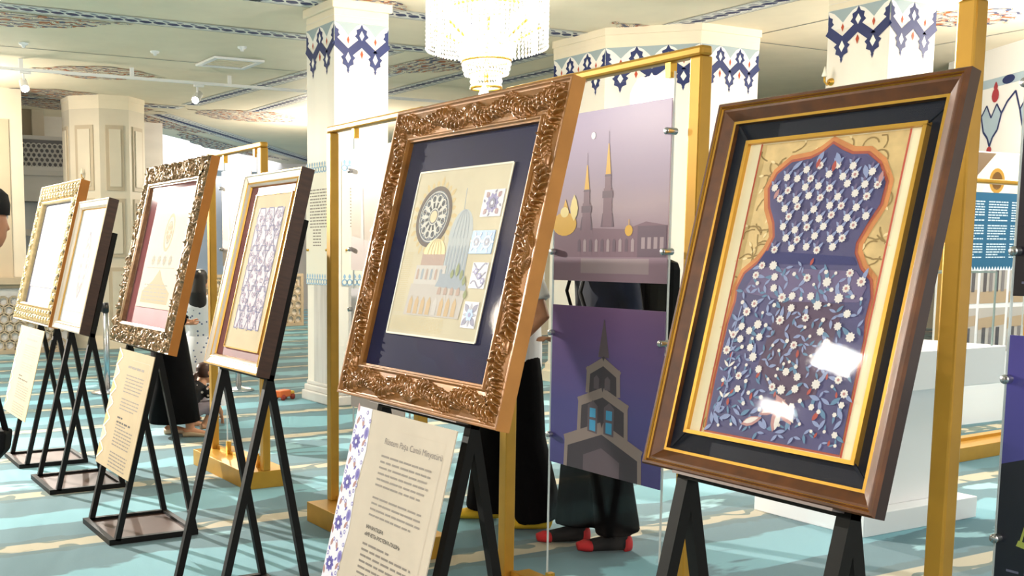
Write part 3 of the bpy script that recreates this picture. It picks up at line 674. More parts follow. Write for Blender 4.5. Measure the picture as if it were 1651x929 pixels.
def hang_print(M_, x0, y0, kind, label, name='photo_print', w=PW, h=PH, clips=True):
    mw = M_ @ Matrix.Translation((x0, y0, .026))
    t = thing(name, label, 'print', mw=mw, group='photo prints on the gold stands')
    print_art(kind, t, w, h)
    if clips:
        for cx in (.004, w-.004):
            for cy in (.11, h-.11): standoff(t, cx, cy, -.021)
    return t
t3, M3 = gold_stand(3.70, 2.68, 'gold display stand with two purple prints between the large frames', (-.23, .395))
hang_print(M3, -.19, 1.388, 'minarets', 'mauve sunset print of two minarets with gold spires')
hang_print(M3, -.19, .668, 'tower', 'violet night print of a bell tower with blue windows')
t2, M2 = gold_stand(5.32, 4.40, 'gold display stand behind the golden carved frame, beside marble pillar', (-.22, .36))
hang_print(M2, -.19, 1.40, 'pale', 'pale sunset print peeking out left of the golden carved frame', w=.55)
hang_print(M2, -.19, .68, 'pale', 'pale lower print hidden behind the golden carved frame edge', w=.55)
t1, M1 = gold_stand(7.15, 6.26, 'gold display stand behind the tilted maroon picture', (-.2, .36))
hang_print(M1, -.17, 1.40, 'pale', 'pale lavender print behind the maroon picture, on the far stand', w=.5)
t4, M4 = gold_stand(1.765, .7, 'gold display stand at the right edge with dark blue print', (-.385, .265))
hang_print(M4, -.365, 1.39, 'dark', 'dark purple print at the right edge, upper of two')
hang_print(M4, -.365, .668, 'nightblue', 'dark blue night print at the right edge, lower of two')
M5 = faceM(7.95, 4.85, 0, -PI/2+.06) @ Matrix.Diagonal((1, .93, 1, 1))
t5, _ = gold_stand(1.2, 0, 'gold display stand far right with the teal text board', (-.5, .5), mw=M5)
mw = faceM(7.95, 4.85, 0, -PI/2+.06) @ Matrix.Translation((-.5, 1.36, .03))
tb = thing('text_board', 'teal board of white printed text behind the right gold post', 'board', mw=mw)
G().box(0, .95, 0, .56, 0, .008).build('board', mat('teal_board', '#235f80', .5), tb)
rnd = random.Random(8); g = G()
for i in range(22):
    if i in (8, 15): continue
    for x0 in (.05, .36, .67): words(g, x0, x0+.26, .49-i*.019, .009, .009, 0, rnd, 1 if i % 7 != 6 else .6, .006, (.02, .05))
g.build('printed_text', mat('pale_ink', '#c9dbe6', .6), tb)['kind'] = 'stuff'
g = G()
for k in range(24): g.poly([(.01+k*.039, 0), (.05+k*.039, 0), (.03+k*.039, .03)], .009, 0)
g.build('lace_border', mat('lace_white', '#e8f0f4', .6), tb)
# blown-up photo behind it and a window-like photo wall below
mw = faceM(9.0, 5.69, 1.98, -PI/2) @ Matrix.Diagonal((1, .56, 1, 1))
tp = thing('photo_board', 'bright photo board with a round gold seal at far right', 'board', mw=mw)
G().box(0, .95, 0, .62, 0, .01).build('board', mat('cream_photo', '#efe4cf', .5), tp)
g = G(); g.poly([(0, .2), (0, .62), (.3, .62)], .0105, 0); g.poly([(.12, 0), (.5, 0), (.6, .3), (.45, .45), (.2, .3)], .0107, 2); g.ell(.33, .21, .11, .19, .011, 1, 20); g.ell(.33, .21, .075, .135, .0115, 3, 16); g.build('photo_image', [mat('brown_photo', '#7a6248', .5), mat('seal_gold', '#b98a35', .4), mat('pale_photo', '#f3ead8', .5), mat('seal_dark', '#6d4a1c', .4)], tp)
mw = faceM(8.8, 5.7, 0.6, -PI/2)
tq = thing('photo_wall', 'white partition with four interior photos behind the glass showcase', 'partition', mw=mw)
G().box(-.12, 2.2, -.6, 1.74, -.05, 0).build('partition', WHITE, tq)
rnd = random.Random(12)
for i in range(4):
    for j in range(2):
        g = G(); x0, y0 = .0+i*.42, .02+j*.43; w_, h_ = .38, .39
        g.poly([(x0, y0), (x0+w_, y0), (x0+w_, y0+h_), (x0, y0+h_)], .002, 0)
        if j == 1:
            g.poly([(x0, y0), (x0+w_, y0), (x0+w_, y0+.12), (x0, y0+.1)], .003, 1)
            for k in range(4): xx = x0+.04+k*.085; g.poly([(xx, y0+.1), (xx+.045, y0+.1), (xx+.045, y0+.3), (xx+.02, y0+.34), (xx, y0+.3)], .004, 2 if (k+i) % 2 else 3)
        else:
            g.poly([(x0, y0+.2), (x0+w_, y0+.24), (x0+w_, y0+.33), (x0, y0+.3)], .003, 1)
            for k in range(3): xx = x0+.06+k*.1; g.poly([(xx, y0+.02), (xx+.05, y0+.02), (xx+.05, y0+.22), (xx, y0+.22)], .004, 3 if k % 2 else 2)
        g.build('photo', [mat('ph_base', '#b9b3ae', .4), mat('ph_tan', '#b49c80', .4), mat('ph_dark', '#4c4a52', .4), mat('ph_mid', '#7f7a7e', .4)], tq)

# ------------------------------------------------------------------ white showcase on pedestal
t = thing('glass_showcase', 'white pedestal showcase with glass box behind the dark wooden frame', 'showcase', (5.52, 4.0, 0))
G().box(-.50, .47, -.36, .36, 0, .12).build('plinth', WHITE, t, bevel=.004)
G().box(-.36, .34, -.26, .26, .12, .76).build('pedestal', WHITE, t, bevel=.004)
G().box(-.60, .63, -.37, .37, .76, .97).build('table_slab', WHITE, t, bevel=.004)
g = G(); x0, x1, y0, y1 = -.52, .56, -.33, .33
for (a, b_, c_, d_) in ((x0, x1, y0, y0+.006), (x0, x1, y1-.006, y1), (x0, x0+.006, y0, y1), (x1-.006, x1, y0, y1)): g.box(a, b_, c_, d_, .97, 1.38)
g.box(x0, x1, y0, y1, 1.38, 1.386); g.build('glass_box', GLASS, t)
g = G()
for x in (x0, x1):
    for y in (y0, y1): g.box(x-.004, x+.004, y-.004, y+.004, .97, 1.386)
for y in (y0, y1): g.box(x0, x1, y-.004, y+.004, 1.38, 1.388)
for x in (x0, x1): g.box(x-.004, x+.004, y0, y1, 1.38, 1.388)
g.build('glass_edge', mat('greenish_glass_edge', '#8fa3a0', .3), t)
t = thing('open_book', 'open book lying inside the glass showcase', 'book', (5.35, 4.0, .972), .3)
g = G(); g.box(-.16, .16, -.11, .11, 0, .012); g.build('cover', mat('brown_leather', '#6b4a30', .6), t)
g = G()
for s in (-1, 1): g.add([(0, -.1, .03), (s*.05, -.1, .04), (s*.15, -.1, .022), (s*.15, -.1, .012), (0, -.1, .012), (0, .1, .03), (s*.05, .1, .04), (s*.15, .1, .022), (s*.15, .1, .012), (0, .1, .012)], [(0, 1, 6, 5), (1, 2, 7, 6), (2, 3, 8, 7), (0, 4, 3, 2, 1), (5, 6, 7, 8, 9)])
g.build('pages', PAPER, t)

# ------------------------------------------------------------------ easels, frames and labels
TH = math.radians(14); SN, CS = math.sin(TH), math.cos(TH)
def frameM(lx, ly, dz=0.):
    """point of the leaning picture plane; local x right, y up the slope, z towards the viewer"""
    o = Vector((1.70, 0, 1.0))+Vector((0, -1, 0))*lx+Vector((SN, 0, CS))*ly+Vector((-CS, 0, SN))*dz
    return Matrix(((0, SN, -CS, o.x), (-1, 0, 0, o.y), (0, CS, SN, o.z), (0, 0, 0, 1)))
TRAY = mat('brown_tray_panel', '#4a332b', .5, .1, .1, 8)
def easel(yc, label, depth=.036, zb=1.0, half=.25, lip=True):
    t = thing('easel', label, 'easel', (1.50, yc, 0), group='black metal easels')
    t0 = .03; bx = .46
    for s in (-1, 1): G().box(-.02, bx, s*half-.015, s*half+.015, 0, t0).build('base_rail', BLACK, t)
    for x in (-.02, bx-.03): G().box(x, x+.03, -half+.015, half-.015, 0, t0).build('base_rail', BLACK, t)
    G().box(.01, bx-.03, -half+.015, half-.015, .006, .014).build('tray', TRAY, t)
    # front legs lean with the picture; their front face is just behind the frame back
    off = depth+.017
    def pt(z): x = 1.70+(z-1.0)*SN/CS+off/CS-1.50; return Vector((x, 0, z))
    for s in (-1, 1):
        y = Vector((0, s*half, 0))
        G().bar(pt(.02)+y, pt(zb+.62)+y, .03, .03).build('front_leg', BLACK, t)
        G().bar(pt(zb-.02)+y, Vector((bx-.016, s*half, .02)), .028, .03).build('rear_leg', BLACK, t)
    G().bar(pt(zb+.5)-Vector((0, half, 0)), pt(zb+.5)+Vector((0, half, 0)), .03, .025, ref=(0, 0, 1)).build('cross_bar', BLACK, t)
    # ledge that carries the frame
    g = G(); zl = zb-.012
    a = pt(zl)+Vector((.0, 0, 0)); b_ = a-Vector((CS, 0, -SN))*(off+.006)
    g.bar(a-Vector((0, half+.015, 0)), a+Vector((0, half+.015, 0)), .024, .03, ref=(SN, 0, CS)); g.build('ledge_bar', BLACK, t)
    m_ = (a+b_)/2-Vector((SN, 0, CS))*.0
    G().bar(m_-Vector((0, half, 0)), m_+Vector((0, half, 0)), .008, (a-b_).length, ref=(SN, 0, CS)).build('ledge_shelf', mat('grey_ledge', '#8c7f7c', .4, .3), t)
    return t
def flip(g):
    for i, f in enumerate(g.f): g.f[i] = f[::-1]
    return g
def rail_mats(W, H):
    return [(Matrix(((1, 0, 0, -W/2), (0, 1, 0, 0), (0, 0, 1, 0), (0, 0, 0, 1))), W, 'b'), (Matrix(((0, -1, 0, W/2), (1, 0, 0, 0), (0, 0, 1, 0), (0, 0, 0, 1))), H, 'r'),
            (Matrix(((-1, 0, 0, W/2), (0, -1, 0, H), (0, 0, 1, 0), (0, 0, 0, 1))), W, 't'), (Matrix(((0, 1, 0, -W/2), (-1, 0, 0, H), (0, 0, 1, 0), (0, 0, 0, 1))), H, 'l')]
def profile_rails(t, W, H, w, prof, mats, name='frame_rail'):
    """mitred mouldings; prof = list of (v, z, material index of the strip that follows)"""
    for M_, L, s in rail_mats(W, H):
        g = G()
        for (v0, z0, mi), (v1, z1, _) in zip(prof, prof[1:]):
            g.add([(v0, v0, z0), (L-v0, v0, z0), (L-v1, v1, z1), (v1, v1, z1)], [(0, 1, 2, 3)], mi)
        o = g.build(name, mats, t); o.matrix_local = M_
def relief_rails(t, W, H, w, depth, strokes_for, mats, res, base, name='carved_rail', hs=1.):
    for M_, L, s in rail_mats(W, H):
        nv = max(8, int(w/res)); nu = int(L/res)
        v = np.linspace(0, w, nv)[:, None]*np.ones((1, nu)); sgrid = np.linspace(0, 1, nu)[None, :]
        u = v+sgrid*(L-2*v)
        z = base(v/w)
        hgt = np.zeros_like(z)
        for (pts, rads, hh) in strokes_for(L, w, s):
            for (px, py), r in zip(pts, rads):
                m = (np.abs(u-px) < r) & (np.abs(v-py) < r)
                if not m.any(): continue
                d2 = ((u[m]-px)**2+(v[m]-py)**2)/(r*r)
                cand = hh*min(1., r/.009)*np.sqrt(np.clip(1-d2, 0, 1)); hgt[m] = np.maximum(hgt[m], cand)
        z = z+hgt*hs
        V = np.stack([u, v, z], -1).reshape(-1, 3)
        first = np.stack([u[0], v[0], np.full(nu, -depth)], -1); lastr = np.stack([u[-1], v[-1], np.full(nu, -depth*.5)], -1)
        V = np.concatenate([first, V, lastr]); rows = nv+2
        I = np.arange(rows*nu).reshape(rows, nu)
        Fc = np.stack([I[:-1, :-1], I[:-1, 1:], I[1:, 1:], I[1:, :-1]], -1).reshape(-1, 4)
        me = bpy.data.meshes.new(name); me.from_pydata(V.tolist(), [], Fc.tolist()); me.update()
        for m in mats: me.materials.append(m)
        sm = np.ones(len(Fc), bool); sm[:nu-1] = False; sm[-(nu-1):] = False
        mi = np.zeros(len(Fc), int)
        if len(mats) > 1: mi[:nu-1] = 1
        if len(mats) > 2:      # dark field between florets stands in for shade in the piercings
            hv = hgt[:-1, :-1]; q = (v/w)[:-1, :-1]; low = ((hv < .003) & (q > .06) & (q < .84)).reshape(-1); mi[nu-1:-(nu-1)][low] = 2
        me.polygons.foreach_set('use_smooth', sm); me.polygons.foreach_set('material_index', mi)
        o = bpy.data.objects.new(name, me); COL.objects.link(o); o.parent = t; o.matrix_local = M_
def curve_leaf(x, y, a, L, r, bend, n=12, tip=.25):
    pts = []; rad = []; 
    for k in range(n):
        f_ = k/(n-1); pts.append((x, y)); rad.append(r*(math.sin(PI*(.12+.80*f_))**.7)*(1 if f_ < .8 else .95)); x += L/n*math.cos(a); y += L/n*math.sin(a); a += bend/n
    return pts, rad
def acanthus(L, w, s):
    """feathered acanthus scrolls growing from the middle of the rail to its corners"""
    S = []; rnd = random.Random(ord(s)); c = L/2
    def put(d, pts, rad, hh):
        keep = [(i, p) for i, p in enumerate(pts) if .015 < p[1] < w-.017 and p[0] > -.004]
        if keep: S.append(([(c+d*p[0], p[1]) for i, p in keep], [rad[i] for i, p in keep], hh))
    for d in (-1, 1):
        n = 4 if L < .95 else 4; st = (L/2-.03)/n
        for k in range(n):
            sg = 1 if k % 2 == 0 else -1; x0 = .004+k*st; y0 = w*(.5-sg*.27)
            rib, rr = curve_leaf(x0, y0, sg*1.05, st*1.28, .0052, -sg*1.75, 22); put(d, rib, rr, .010)
            for i in range(2, 21, 3):
                f_ = i/21; tx = rib[min(i+1, 21)][0]-rib[i-1][0]; ty = rib[min(i+1, 21)][1]-rib[i-1][1]; ta = math.atan2(ty, tx)
                for side, ln, aa in ((sg, .046*(1-.35*f_), .62), (-sg, .038*(1-.25*f_), .75)):
                    p, r_ = curve_leaf(rib[i][0], rib[i][1], ta+side*aa, ln*rnd.uniform(.9, 1.15), .0066, side*.55, 11); put(d, p, r_, .017)
                    put(d, [p[-1]], [.0048], .016)
        for q in range(4):      # central palmette
            p, r_ = curve_leaf(.002+.003*q, w*.2, PI/2-(.10+.30*q), w*(.66-.07*q), .0062, -.5, 12); put(d, p, r_, .017)
    return S
def dense_scroll(L, w, s):
    S = []; rnd = random.Random(ord(s)+5)
    n = int(L*w/.0006)
    for k in range(n):
        x, y = rnd.uniform(.02, L-.02), rnd.uniform(.012, w-.026); a = rnd.uniform(0, 2*PI)
        pts, rad = curve_leaf(x, y, a, rnd.uniform(.05, .09), rnd.uniform(.0045, .0075), rnd.choice((-1, 1))*rnd.uniform(1.5, 4), 14)
        keep = [(i, p) for i, p in enumerate(pts) if .006 < p[1] < w-.022]
        S.append(([p for i, p in keep], [rad[i] for i, p in keep], rnd.uniform(.02, .03)))
    return S
def floret_lattice(L, w, s):
    S = []; st = .085; n = max(1, int(round(L/st)))
    for k in range(n):
        for j, yy in enumerate((w*.28, w*.62)):
            x = (k+.5+.5*j)*L/n
            for q in range(4):
                a0 = q*PI/2+PI/4; pts, rad = curve_leaf(x, yy, a0, .042, .011, .2, 7); S.append((pts, rad, .022))
            S.append(([(x, yy)], [.014], .026))
    return S
BRONZE = mat('gilded_bronze_wood', '#8c5a24', .32, .3, .25, 14, coat=.35); BRONZES = mat('golden_wood_side', '#c08343', .45, .15, .12, 8)
ANTIQ = mat('antique_silver_bronze', '#8f7250', .3, .5, .3, 30, coat=.3); ORANGEW = mat('amber_wood_side', '#b8742c', .5, .1, .1, 8)
IVORY = mat('ivory_gilt', '#d3bc8e', .35, .25, .15, 30); NAVYM = mat('navy_velvet_mat', '#1c1c42', .7, 0, .15, 5, spec=.1); NAVYD = mat('dark_navy_mat', '#101424', .5, 0, .12, 6, spec=.2)
MAROON = mat('maroon_mat', '#7a2c38', .5, 0, .15, 6); ROSE = mat('rose_mat', '#9c4556', .6, 0, .12, 8); CHAMP = mat('champagne_lacquer', '#ddcfc2', .25, .15, .05, 10, coat=.4); DKW = mat('dark_walnut', '#3c2317', .35, 0, .3, 12, stretch=(6, 6, 1), coat=.3)
WALNUT = mat('reddish_walnut', '#582f0d', .4, .1, .35, 22, coat=.15); GILT = mat('gilt_line', '#d6a445', .3, .7)
PARCH = mat('aged_parchment', '#e9dcc0', .8, 0, .06, 7); PALEP = mat('pale_parchment', '#d6ccba', .8, 0, .03, 7)
def picture(label, lx, ly, W, H, depth):
    t = thing('framed_picture', label, 'picture', mw=frameM(lx, ly), group='framed pictures on easels'); return t
def board(t, name, x0, x1, y0, y1, z0, z1, m): return G().box(x0, x1, y0, y1, z0, z1).build(name, m, t)

# --- the large golden carved frame
f5 = picture('large golden carved acanthus frame with navy mat and mosque collage', -2.793, .022, .916, .976, .035)
W5, H5, w5 = .916, .976, .115
def base5(q): return np.where(q < .09, .010, np.where(q < .12, .004, np.where(q < .86, .001+.003*np.sin(PI*q), np.where(q < .94, .009, .002))))
relief_rails(f5, W5, H5, w5, .035, acanthus, [BRONZE, BRONZES], .0021, base5, hs=1.25)
board(f5, 'mat_board', -W5/2+w5-.01, W5/2-w5+.01, w5-.01, H5-w5+.01, -.018, -.012, NAVYM)
board(f5, 'back_panel', -W5/2+.02, W5/2-.02, .02, H5-.02, -.034, -.026, mat('brown_backing', '#6f5a44', .8))
px0, px1, py0, py1 = -.249, .25, .227, .755
art = board(f5, 'artwork_sheet', px0, px1, py0, py1, -.012, -.0085, mat('collage_paper', '#d8ccb2', .8, 0, .08, 6)); tag(art, 'cream paper sheet with collage')
z = -.0082
g = G()
for (a, b_) in (((px0, py0), (px1, py0)), ((px1, py0), (px1, py1)), ((px1, py1), (px0, py1)), ((px0, py1), (px0, py0))): g.line([a, b_], .006, z+.0008, 0)
g.build('sheet_edge', mat('sheet_edge_white', '#e9e2d0', .6), art)
# medallion: dark lace roundel
mr = .098; mx, my = -.114, .606
g = G(); g.ell(mx, my, mr, mr, z, 1, 40); g.ring(mx, my, mr*.86, mr, z+.0004, 0, 40); g.ring(mx, my, mr*.80, mr*.83, z+.0004, 2, 40); g.ring(mx, my, mr*.24, mr*.28, z+.0004, 2, 24); g.ell(mx, my, mr*.2, mr*.2, z+.0006, 3, 16)
for k in range(12):
    a = 2*PI*k/12; g.leaf(mx+mr*.26*math.cos(a), my+mr*.26*math.sin(a), mr*.5, mr*.13, a, z+.0006, 2); a += PI/12
    g.ring(mx+mr*.6*math.cos(a), my+mr*.6*math.sin(a), mr*.1, mr*.14, z+.0008, 2, 12); g.line([(mx+mr*.3*math.cos(a), my+mr*.3*math.sin(a)), (mx+mr*.8*math.cos(a), my+mr*.8*math.sin(a))], .003, z+.0005, 4)
g.build('lace_medallion', [mat('med_brown', '#5a4a42', .7), mat('med_slate', '#6f7480', .7), mat('med_white', '#d8d4cc', .7), mat('med_gold', '#d3b98c', .6), mat('med_umber', '#40352f', .7)], art)
g = G()
for k in range(26):
    a = 2*PI*k/26; g.leaf(mx+mr*.98*math.cos(a), my+mr*.98*math.sin(a), .022+.012*(k % 3 == 0), .016, a, z, 0)
g.build('gold_rays', mat('pale_ochre', '#d9c294', .8), art)
# domes and mosque
DM = [mat('dome_blue', '#c3c8cc', .8), mat('dome_rib', '#adb4bf', .8), mat('wall_lilac', '#cfc6c1', .8), mat('arch_ochre', '#d6b995', .8), mat('tree_green', '#a3a982', .8), mat('gold_dome', '#e6cf94', .6), mat('wall_pale', '#d6cfcb', .8), mat('text_ochre', '#d8c7a0', .8), mat('brick_rose', '#c4aaa0', .8)]
g = G()
def dome(cx, y0, r, h, m_, rib, zz):
    pts = [(cx+r*math.cos(t), y0+h*math.sin(t)) for t in [PI*i/16 for i in range(17)]]; g.poly(pts, zz, m_)
    for k in (-.6, -.3, 0, .3, .6):
        g.line([(cx+r*k*math.cos(q), y0+h*math.sin(q)*.97) for q in [PI/2*i/6 for i in range(7)]], .003, zz+.0003, rib)
g.poly([(.0, .40), (.125, .40), (.115, .54), (.0, .54)], z, 0); dome(.058, .535, .062, .09, 0, 1, z); g.line([(.05, .62), (.04, .69)], .003, z, 1)
for k in range(7): x = .008+k*.017; g.poly([(x, .42), (x+.009, .42), (x+.009, .5), (x+.004, .515), (x, .5)], z+.0003, 1)
g.poly([(-.13, .40), (.0, .40), (.0, .49), (-.13, .49)], z+.0004, 8); dome(-.065, .485, .06, .05, 5, 7, z+.0005)
g.poly([(-.15, .38), (.02, .38), (.02, .45), (-.15, .45)], z+.0006, 6); g.poly([(-.17, .29), (.14, .29), (.15, .39), (-.16, .39)], z+.0008, 2); g.poly([(-.02, .385), (.15, .375), (.13, .42), (.0, .425)], z+.001, 1)
for k in range(8): x = -.15+k*.035; g.poly([(x, .295), (x+.022, .295), (x+.022, .335), (x+.011, .352), (x, .335)], z+.0012, 3 if k != 4 else 6)
for k in range(4): x = -.0+k*.034; g.poly([(x, .36), (x+.018, .36), (x+.018, .378), (x+.009, .385), (x, .378)], z+.0014, 8)
for k in range(6): x = -.14+k*.026; g.poly([(x, .405), (x+.012, .405), (x+.012, .435), (x+.006, .44), (x, .435)], z+.0009, 1 if k % 2 else 8)
for (x, y, q) in ((.06, .42, .03), (.085, .425, .045), (.11, .415, .035), (.13, .40, .03), (.15, .36, .03)): g.leaf(x, y-.01, q, .018, PI/2, z+.0016, 4)
rnd = random.Random(21)
for i in range(14): words(g, -.235, -.235+.12 if i > 6 else .06, .25+i*.0, .003, z, 7, rnd) if False else None
for i in range(11): words(g, -.235, .07, .24+i*.0042, .0018, z, 7, rnd, 1, .004, (.008, .02))
for i in range(30): words(g, -.24, -.18, .30+i*.0065, .002, z, 7, rnd, 1, .003, (.006, .012))
g.build('mosque_collage', DM, art)
TM = [mat('tile_white', '#d3d1da', .4), mat('tile_violet', '#54509a', .4), mat('tile_wine', '#7d4a5a', .4), mat('tile_sky', '#86abd6', .4), mat('tile_deep', '#343a72', .4), mat('tile_grey', '#7c7f9a', .4)]
for k, (cx, cy, sx, sy) in enumerate(((.19, .638, .10, .081), (.179, .522, .112, .07), (.199, .423, .076, .077), (.197, .306, .07, .078))):
    g = G(); g.box(cx-sx/2, cx+sx/2, cy-sy/2, cy+sy/2, z, z+.002, 3 if k == 1 else 0); zz = z+.0024
    if k == 0:
        g.flower(cx, cy, .032, 10, zz, 1, 5); g.flower(cx, cy, .018, 8, zz+.0006, 4, 0)
        for a in range(4):
            an = PI/4+a*PI/2; g.leaf(cx+.03*math.cos(an), cy+.025*math.sin(an), .022, .018, an, zz, 2); g.leaf(cx+.036*math.cos(an+.7), cy+.03*math.sin(an+.7), .014, .008, an, zz, 4)
    elif k == 1:
        for dx in (-.026, .026):
            g.ring(cx+dx, cy, .014, .02, zz, 0, 16); g.flower(cx+dx, cy, .013, 6, zz, 5, 0)
            for a in range(6): g.leaf(cx+dx+.02*math.cos(a), cy+.02*math.sin(a), .014, .007, a, zz, 0)
    elif k == 2:
        for q in range(3):
            g.line([(cx-.034+.011*i, cy-.026+q*.026+.011*math.sin(i*1.1+q)) for i in range(7)], .005, zz, 4); g.flower(cx-.016+.02*q, cy+.012-.014*q, .011, 6, zz+.0005, 1, 0)
    else:
        g.flower(cx, cy, .02, 6, zz+.0004, 3, 1)
        for a in range(4):
            an = PI/4+a*PI/2; g.leaf(cx+.01*math.cos(an), cy+.01*math.sin(an), .036, .02, an, zz, 4); g.leaf(cx+.012*math.cos(an+PI/4), cy+.014*math.sin(an+PI/4), .022, .01, an+PI/4, zz, 5)
    g.build('painted_tile', TM, art)
board(f5, 'glass_pane', -W5/2+w5-.008, W5/2-w5+.008, w5-.008, H5-w5+.008, -.004, -.003, PGLASS)
easel(2.78, 'black metal easel carrying the large golden carved frame', .036, 1.02)

# --- dark wooden frame with the blue floral miniature
W6, H6 = .578, .82
f6 = picture('dark walnut frame with navy mat and blue floral vase-shaped miniature', -1.504, .03, W6, H6, .035)
profile_rails(f6, W6, H6, .05, [(0, -.024, 1), (0, .004, 0), (.004, .010, 0), (.009, .010, 2), (.010, .006, 0), (.014, .008, 2), (.0155, .004, 0), (.02, .003, 0), (.040, -.010, 2), (.046, -.010, 0), (.047, -.02, 0)], [WALNUT, mat('wine_brown_side', '#2c1512', .4, .1, .2, 10, coat=.25), GILT])
board(f6, 'mat_board', -W6/2+.03, W6/2-.03, .03, H6-.03, -.0225, -.022, NAVYD)
board(f6, 'back_panel', -W6/2+.01, W6/2-.01, .01, H6-.01, -.024, -.023, mat('brown_backing', '#6f5a44', .8))
ax0, ax1, ay0, ay1 = -.197, .211, .092, .727
M_ = f6
sl = thing('tmp', None, None) if False else None
g = G()
for a, b_, c_, d_ in ((ax0-.006, ax1+.006, ay0-.006, ay0+.002), (ax0-.006, ax1+.006, ay1-.002, ay1+.006), (ax0-.006, ax0+.002, ay0, ay1), (ax1-.002, ax1+.006, ay0, ay1)): g.box(a, b_, c_, d_, -.022, -.008)
g.build('gilt_slip', GILT, f6)
for (cx, cy, s1, s2) in ((ax0, ay0, -1, -1), (ax1, ay0, 1, -1), (ax0, ay1, -1, 1), (ax1, ay1, 1, 1)):
    G().bar((cx, cy, -.012), (cx+s1*.038, cy+s2*.04, -.017), .004, .006, ref=(0, 0, 1)).build('mat_mitre', NAVYD, f6)
art = board(f6, 'artwork_sheet', ax0, ax1, ay0, ay1, -.022, -.018, mat('miniature_cream', '#eee0bd', .7, 0, .06, 9)); z = -.0178
GB = mat('gold_ground', '#cdb07a', .6, .15, .15, 30)
g = G(); gx0, gx1 = ax0+.033, ax1-.030
g.poly([(gx0, ay0+.004), (gx1, ay0+.004), (gx1, ay1-.004), (gx0, ay1-.004)], z, 0); rnd = random.Random(31)
for k in range(300):
    x, y = rnd.uniform(gx0+.02, gx1-.02), rnd.uniform(ay0+.02, ay1-.02); a = rnd.uniform(0, 6); pts = [(x, y)]
    for i in range(6): a += .45*rnd.choice((1, 1, -.3)); x += .008*math.cos(a); y += .008*math.sin(a); x = min(max(x, gx0+.004), gx1-.004); y = min(max(y, ay0+.01), ay1-.01); pts.append((x, y))
    g.line(pts, .0032, z+.0003, 1)
    if k % 2: g.leaf(*pts[-1], .014, .006, a, z+.0004, 2)
g.build('gold_scroll_ground', [GB, mat('scroll_brown', '#8f7443', .7), mat('scroll_light', '#e4cf9f', .7)], art)
g = G()
for x in (gx0, gx1): g.line([(x, ay0+.003), (x, ay1-.003)], .004, z+.0006, 0)
g.build('red_rule', mat('vermilion', '#b94a35', .6), art)
outL = [(.016, .709), (-.005, .692), (-.03, .682), (-.075, .678), (-.105, .655), (-.118, .625), (-.107, .585), (-.087, .551), (-.078, .52), (-.088, .49), (-.105, .465), (-.135, .44), (-.146, .41), (-.143, .38), (-.151, .33), (-.153, .209), (-.15, .1)]
outR = [(.04, .695), (.065, .684), (.10, .682), (.130, .66), (.152, .623), (.15, .581), (.13, .54), (.116, .505), (.118, .485), (.137, .455), (.163, .432), (.172, .40), (.170, .36), (.176, .32), (.176, .25), (.178, .1)]
shape = outL+outR[::-1]                      # counter-clockwise from the tip
def scaled(k):
    cx, cy = .012, .4
    out = []
    n = len(shape)
    for i, (x, y) in enumerate(shape):
        a, b_ = shape[i-1], shape[(i+1) % n]; tx, ty = b_[0]-a[0], b_[1]-a[1]; l = math.hypot(tx, ty); nx, ny = ty/l, -tx/l
        out.append((min(max(x+nx*k, gx0+.003), gx1-.003), max(y+ny*k, ay0+.004)))
    return out
BL = [mat('miniature_blue', '#45416f', .6, 0, .15, 15), mat('orange_halo', '#c8814a', .7, 0, .12, 25), mat('rust_line', '#a34a34', .6)]
g = G(); g.poly(scaled(.016), z+.0006, 1); g.poly(scaled(.006), z+.001, 2); g.poly(shape, z+.0014, 0); g.build('floral_field', BL, art)
def inside(x, y, P_):
    c_ = False; j = len(P_)-1
    for i in range(len(P_)):
        if (P_[i][1] > y) != (P_[j][1] > y) and x < (P_[j][0]-P_[i][0])*(y-P_[i][1])/(P_[j][1]-P_[i][1])+P_[i][0]: c_ = not c_
        j = i
    return c_
inner = scaled(-.012)
FM = [mat('blossom_white', '#ddd6d2', .7), mat('blossom_rose', '#b58484', .7), mat('leaf_blue', '#8793bb', .7), mat('shade_mauve', '#675a80', .7), mat('blossom_red', '#a8483f', .7), mat('deep_blue', '#2a2c66', .7), mat('leaf_teal', '#5c7fa0', .7), mat('brown_purple', '#54405a', .7)]
g = G(); zf = z+.002
# the darker waist bands of the vase figure and the mauve lower field
g.poly([(-.092, .49), (.118, .478), (.128, .462), (-.108, .462)], zf, 5); g.poly([(-.1, .455), (.13, .45), (.16, .42), (.15, .39), (.0, .385), (-.13, .40)], zf, 3); g.poly([(-.03, .39), (.12, .385), (.1, .2), (.02, .17), (-.05, .25)], zf-.0003, 7)
for row in range(9):
    y = .665-row*.021
    for k in range(8):
        x = -.1+k*.034+.017*(row % 2)+.005*math.sin(row*2+k*1.7); y = .665-row*.021+.004*math.sin(k*2.3+row)
        if inside(x, y, inner):
            g.leaf(x, y, .018, .007, 2.3, zf+.0004, 2); g.leaf(x, y, .018, .007, .9, zf+.0004, 2); g.leaf(x-.004, y+.003, .016, .006, 1.4, zf+.0006, 3); g.flower(x, y-.002, .0088, 9, zf+.0009, 0, 1 if (k+row) % 3 == 0 else None)
rnd = random.Random(17); placed = []
for k in range(2600):
    x, y = rnd.uniform(-.155, .18), rnd.uniform(.105, .46)
    if not inside(x, y, inner): continue
    r = rnd.choice((.0105, .009, .0065, .005))
    if any((x-a)**2+(y-b_)**2 < (r+c_+.003)**2 for a, b_, c_ in placed): continue
    placed.append((x, y, r))
    if len(placed) > 330: break
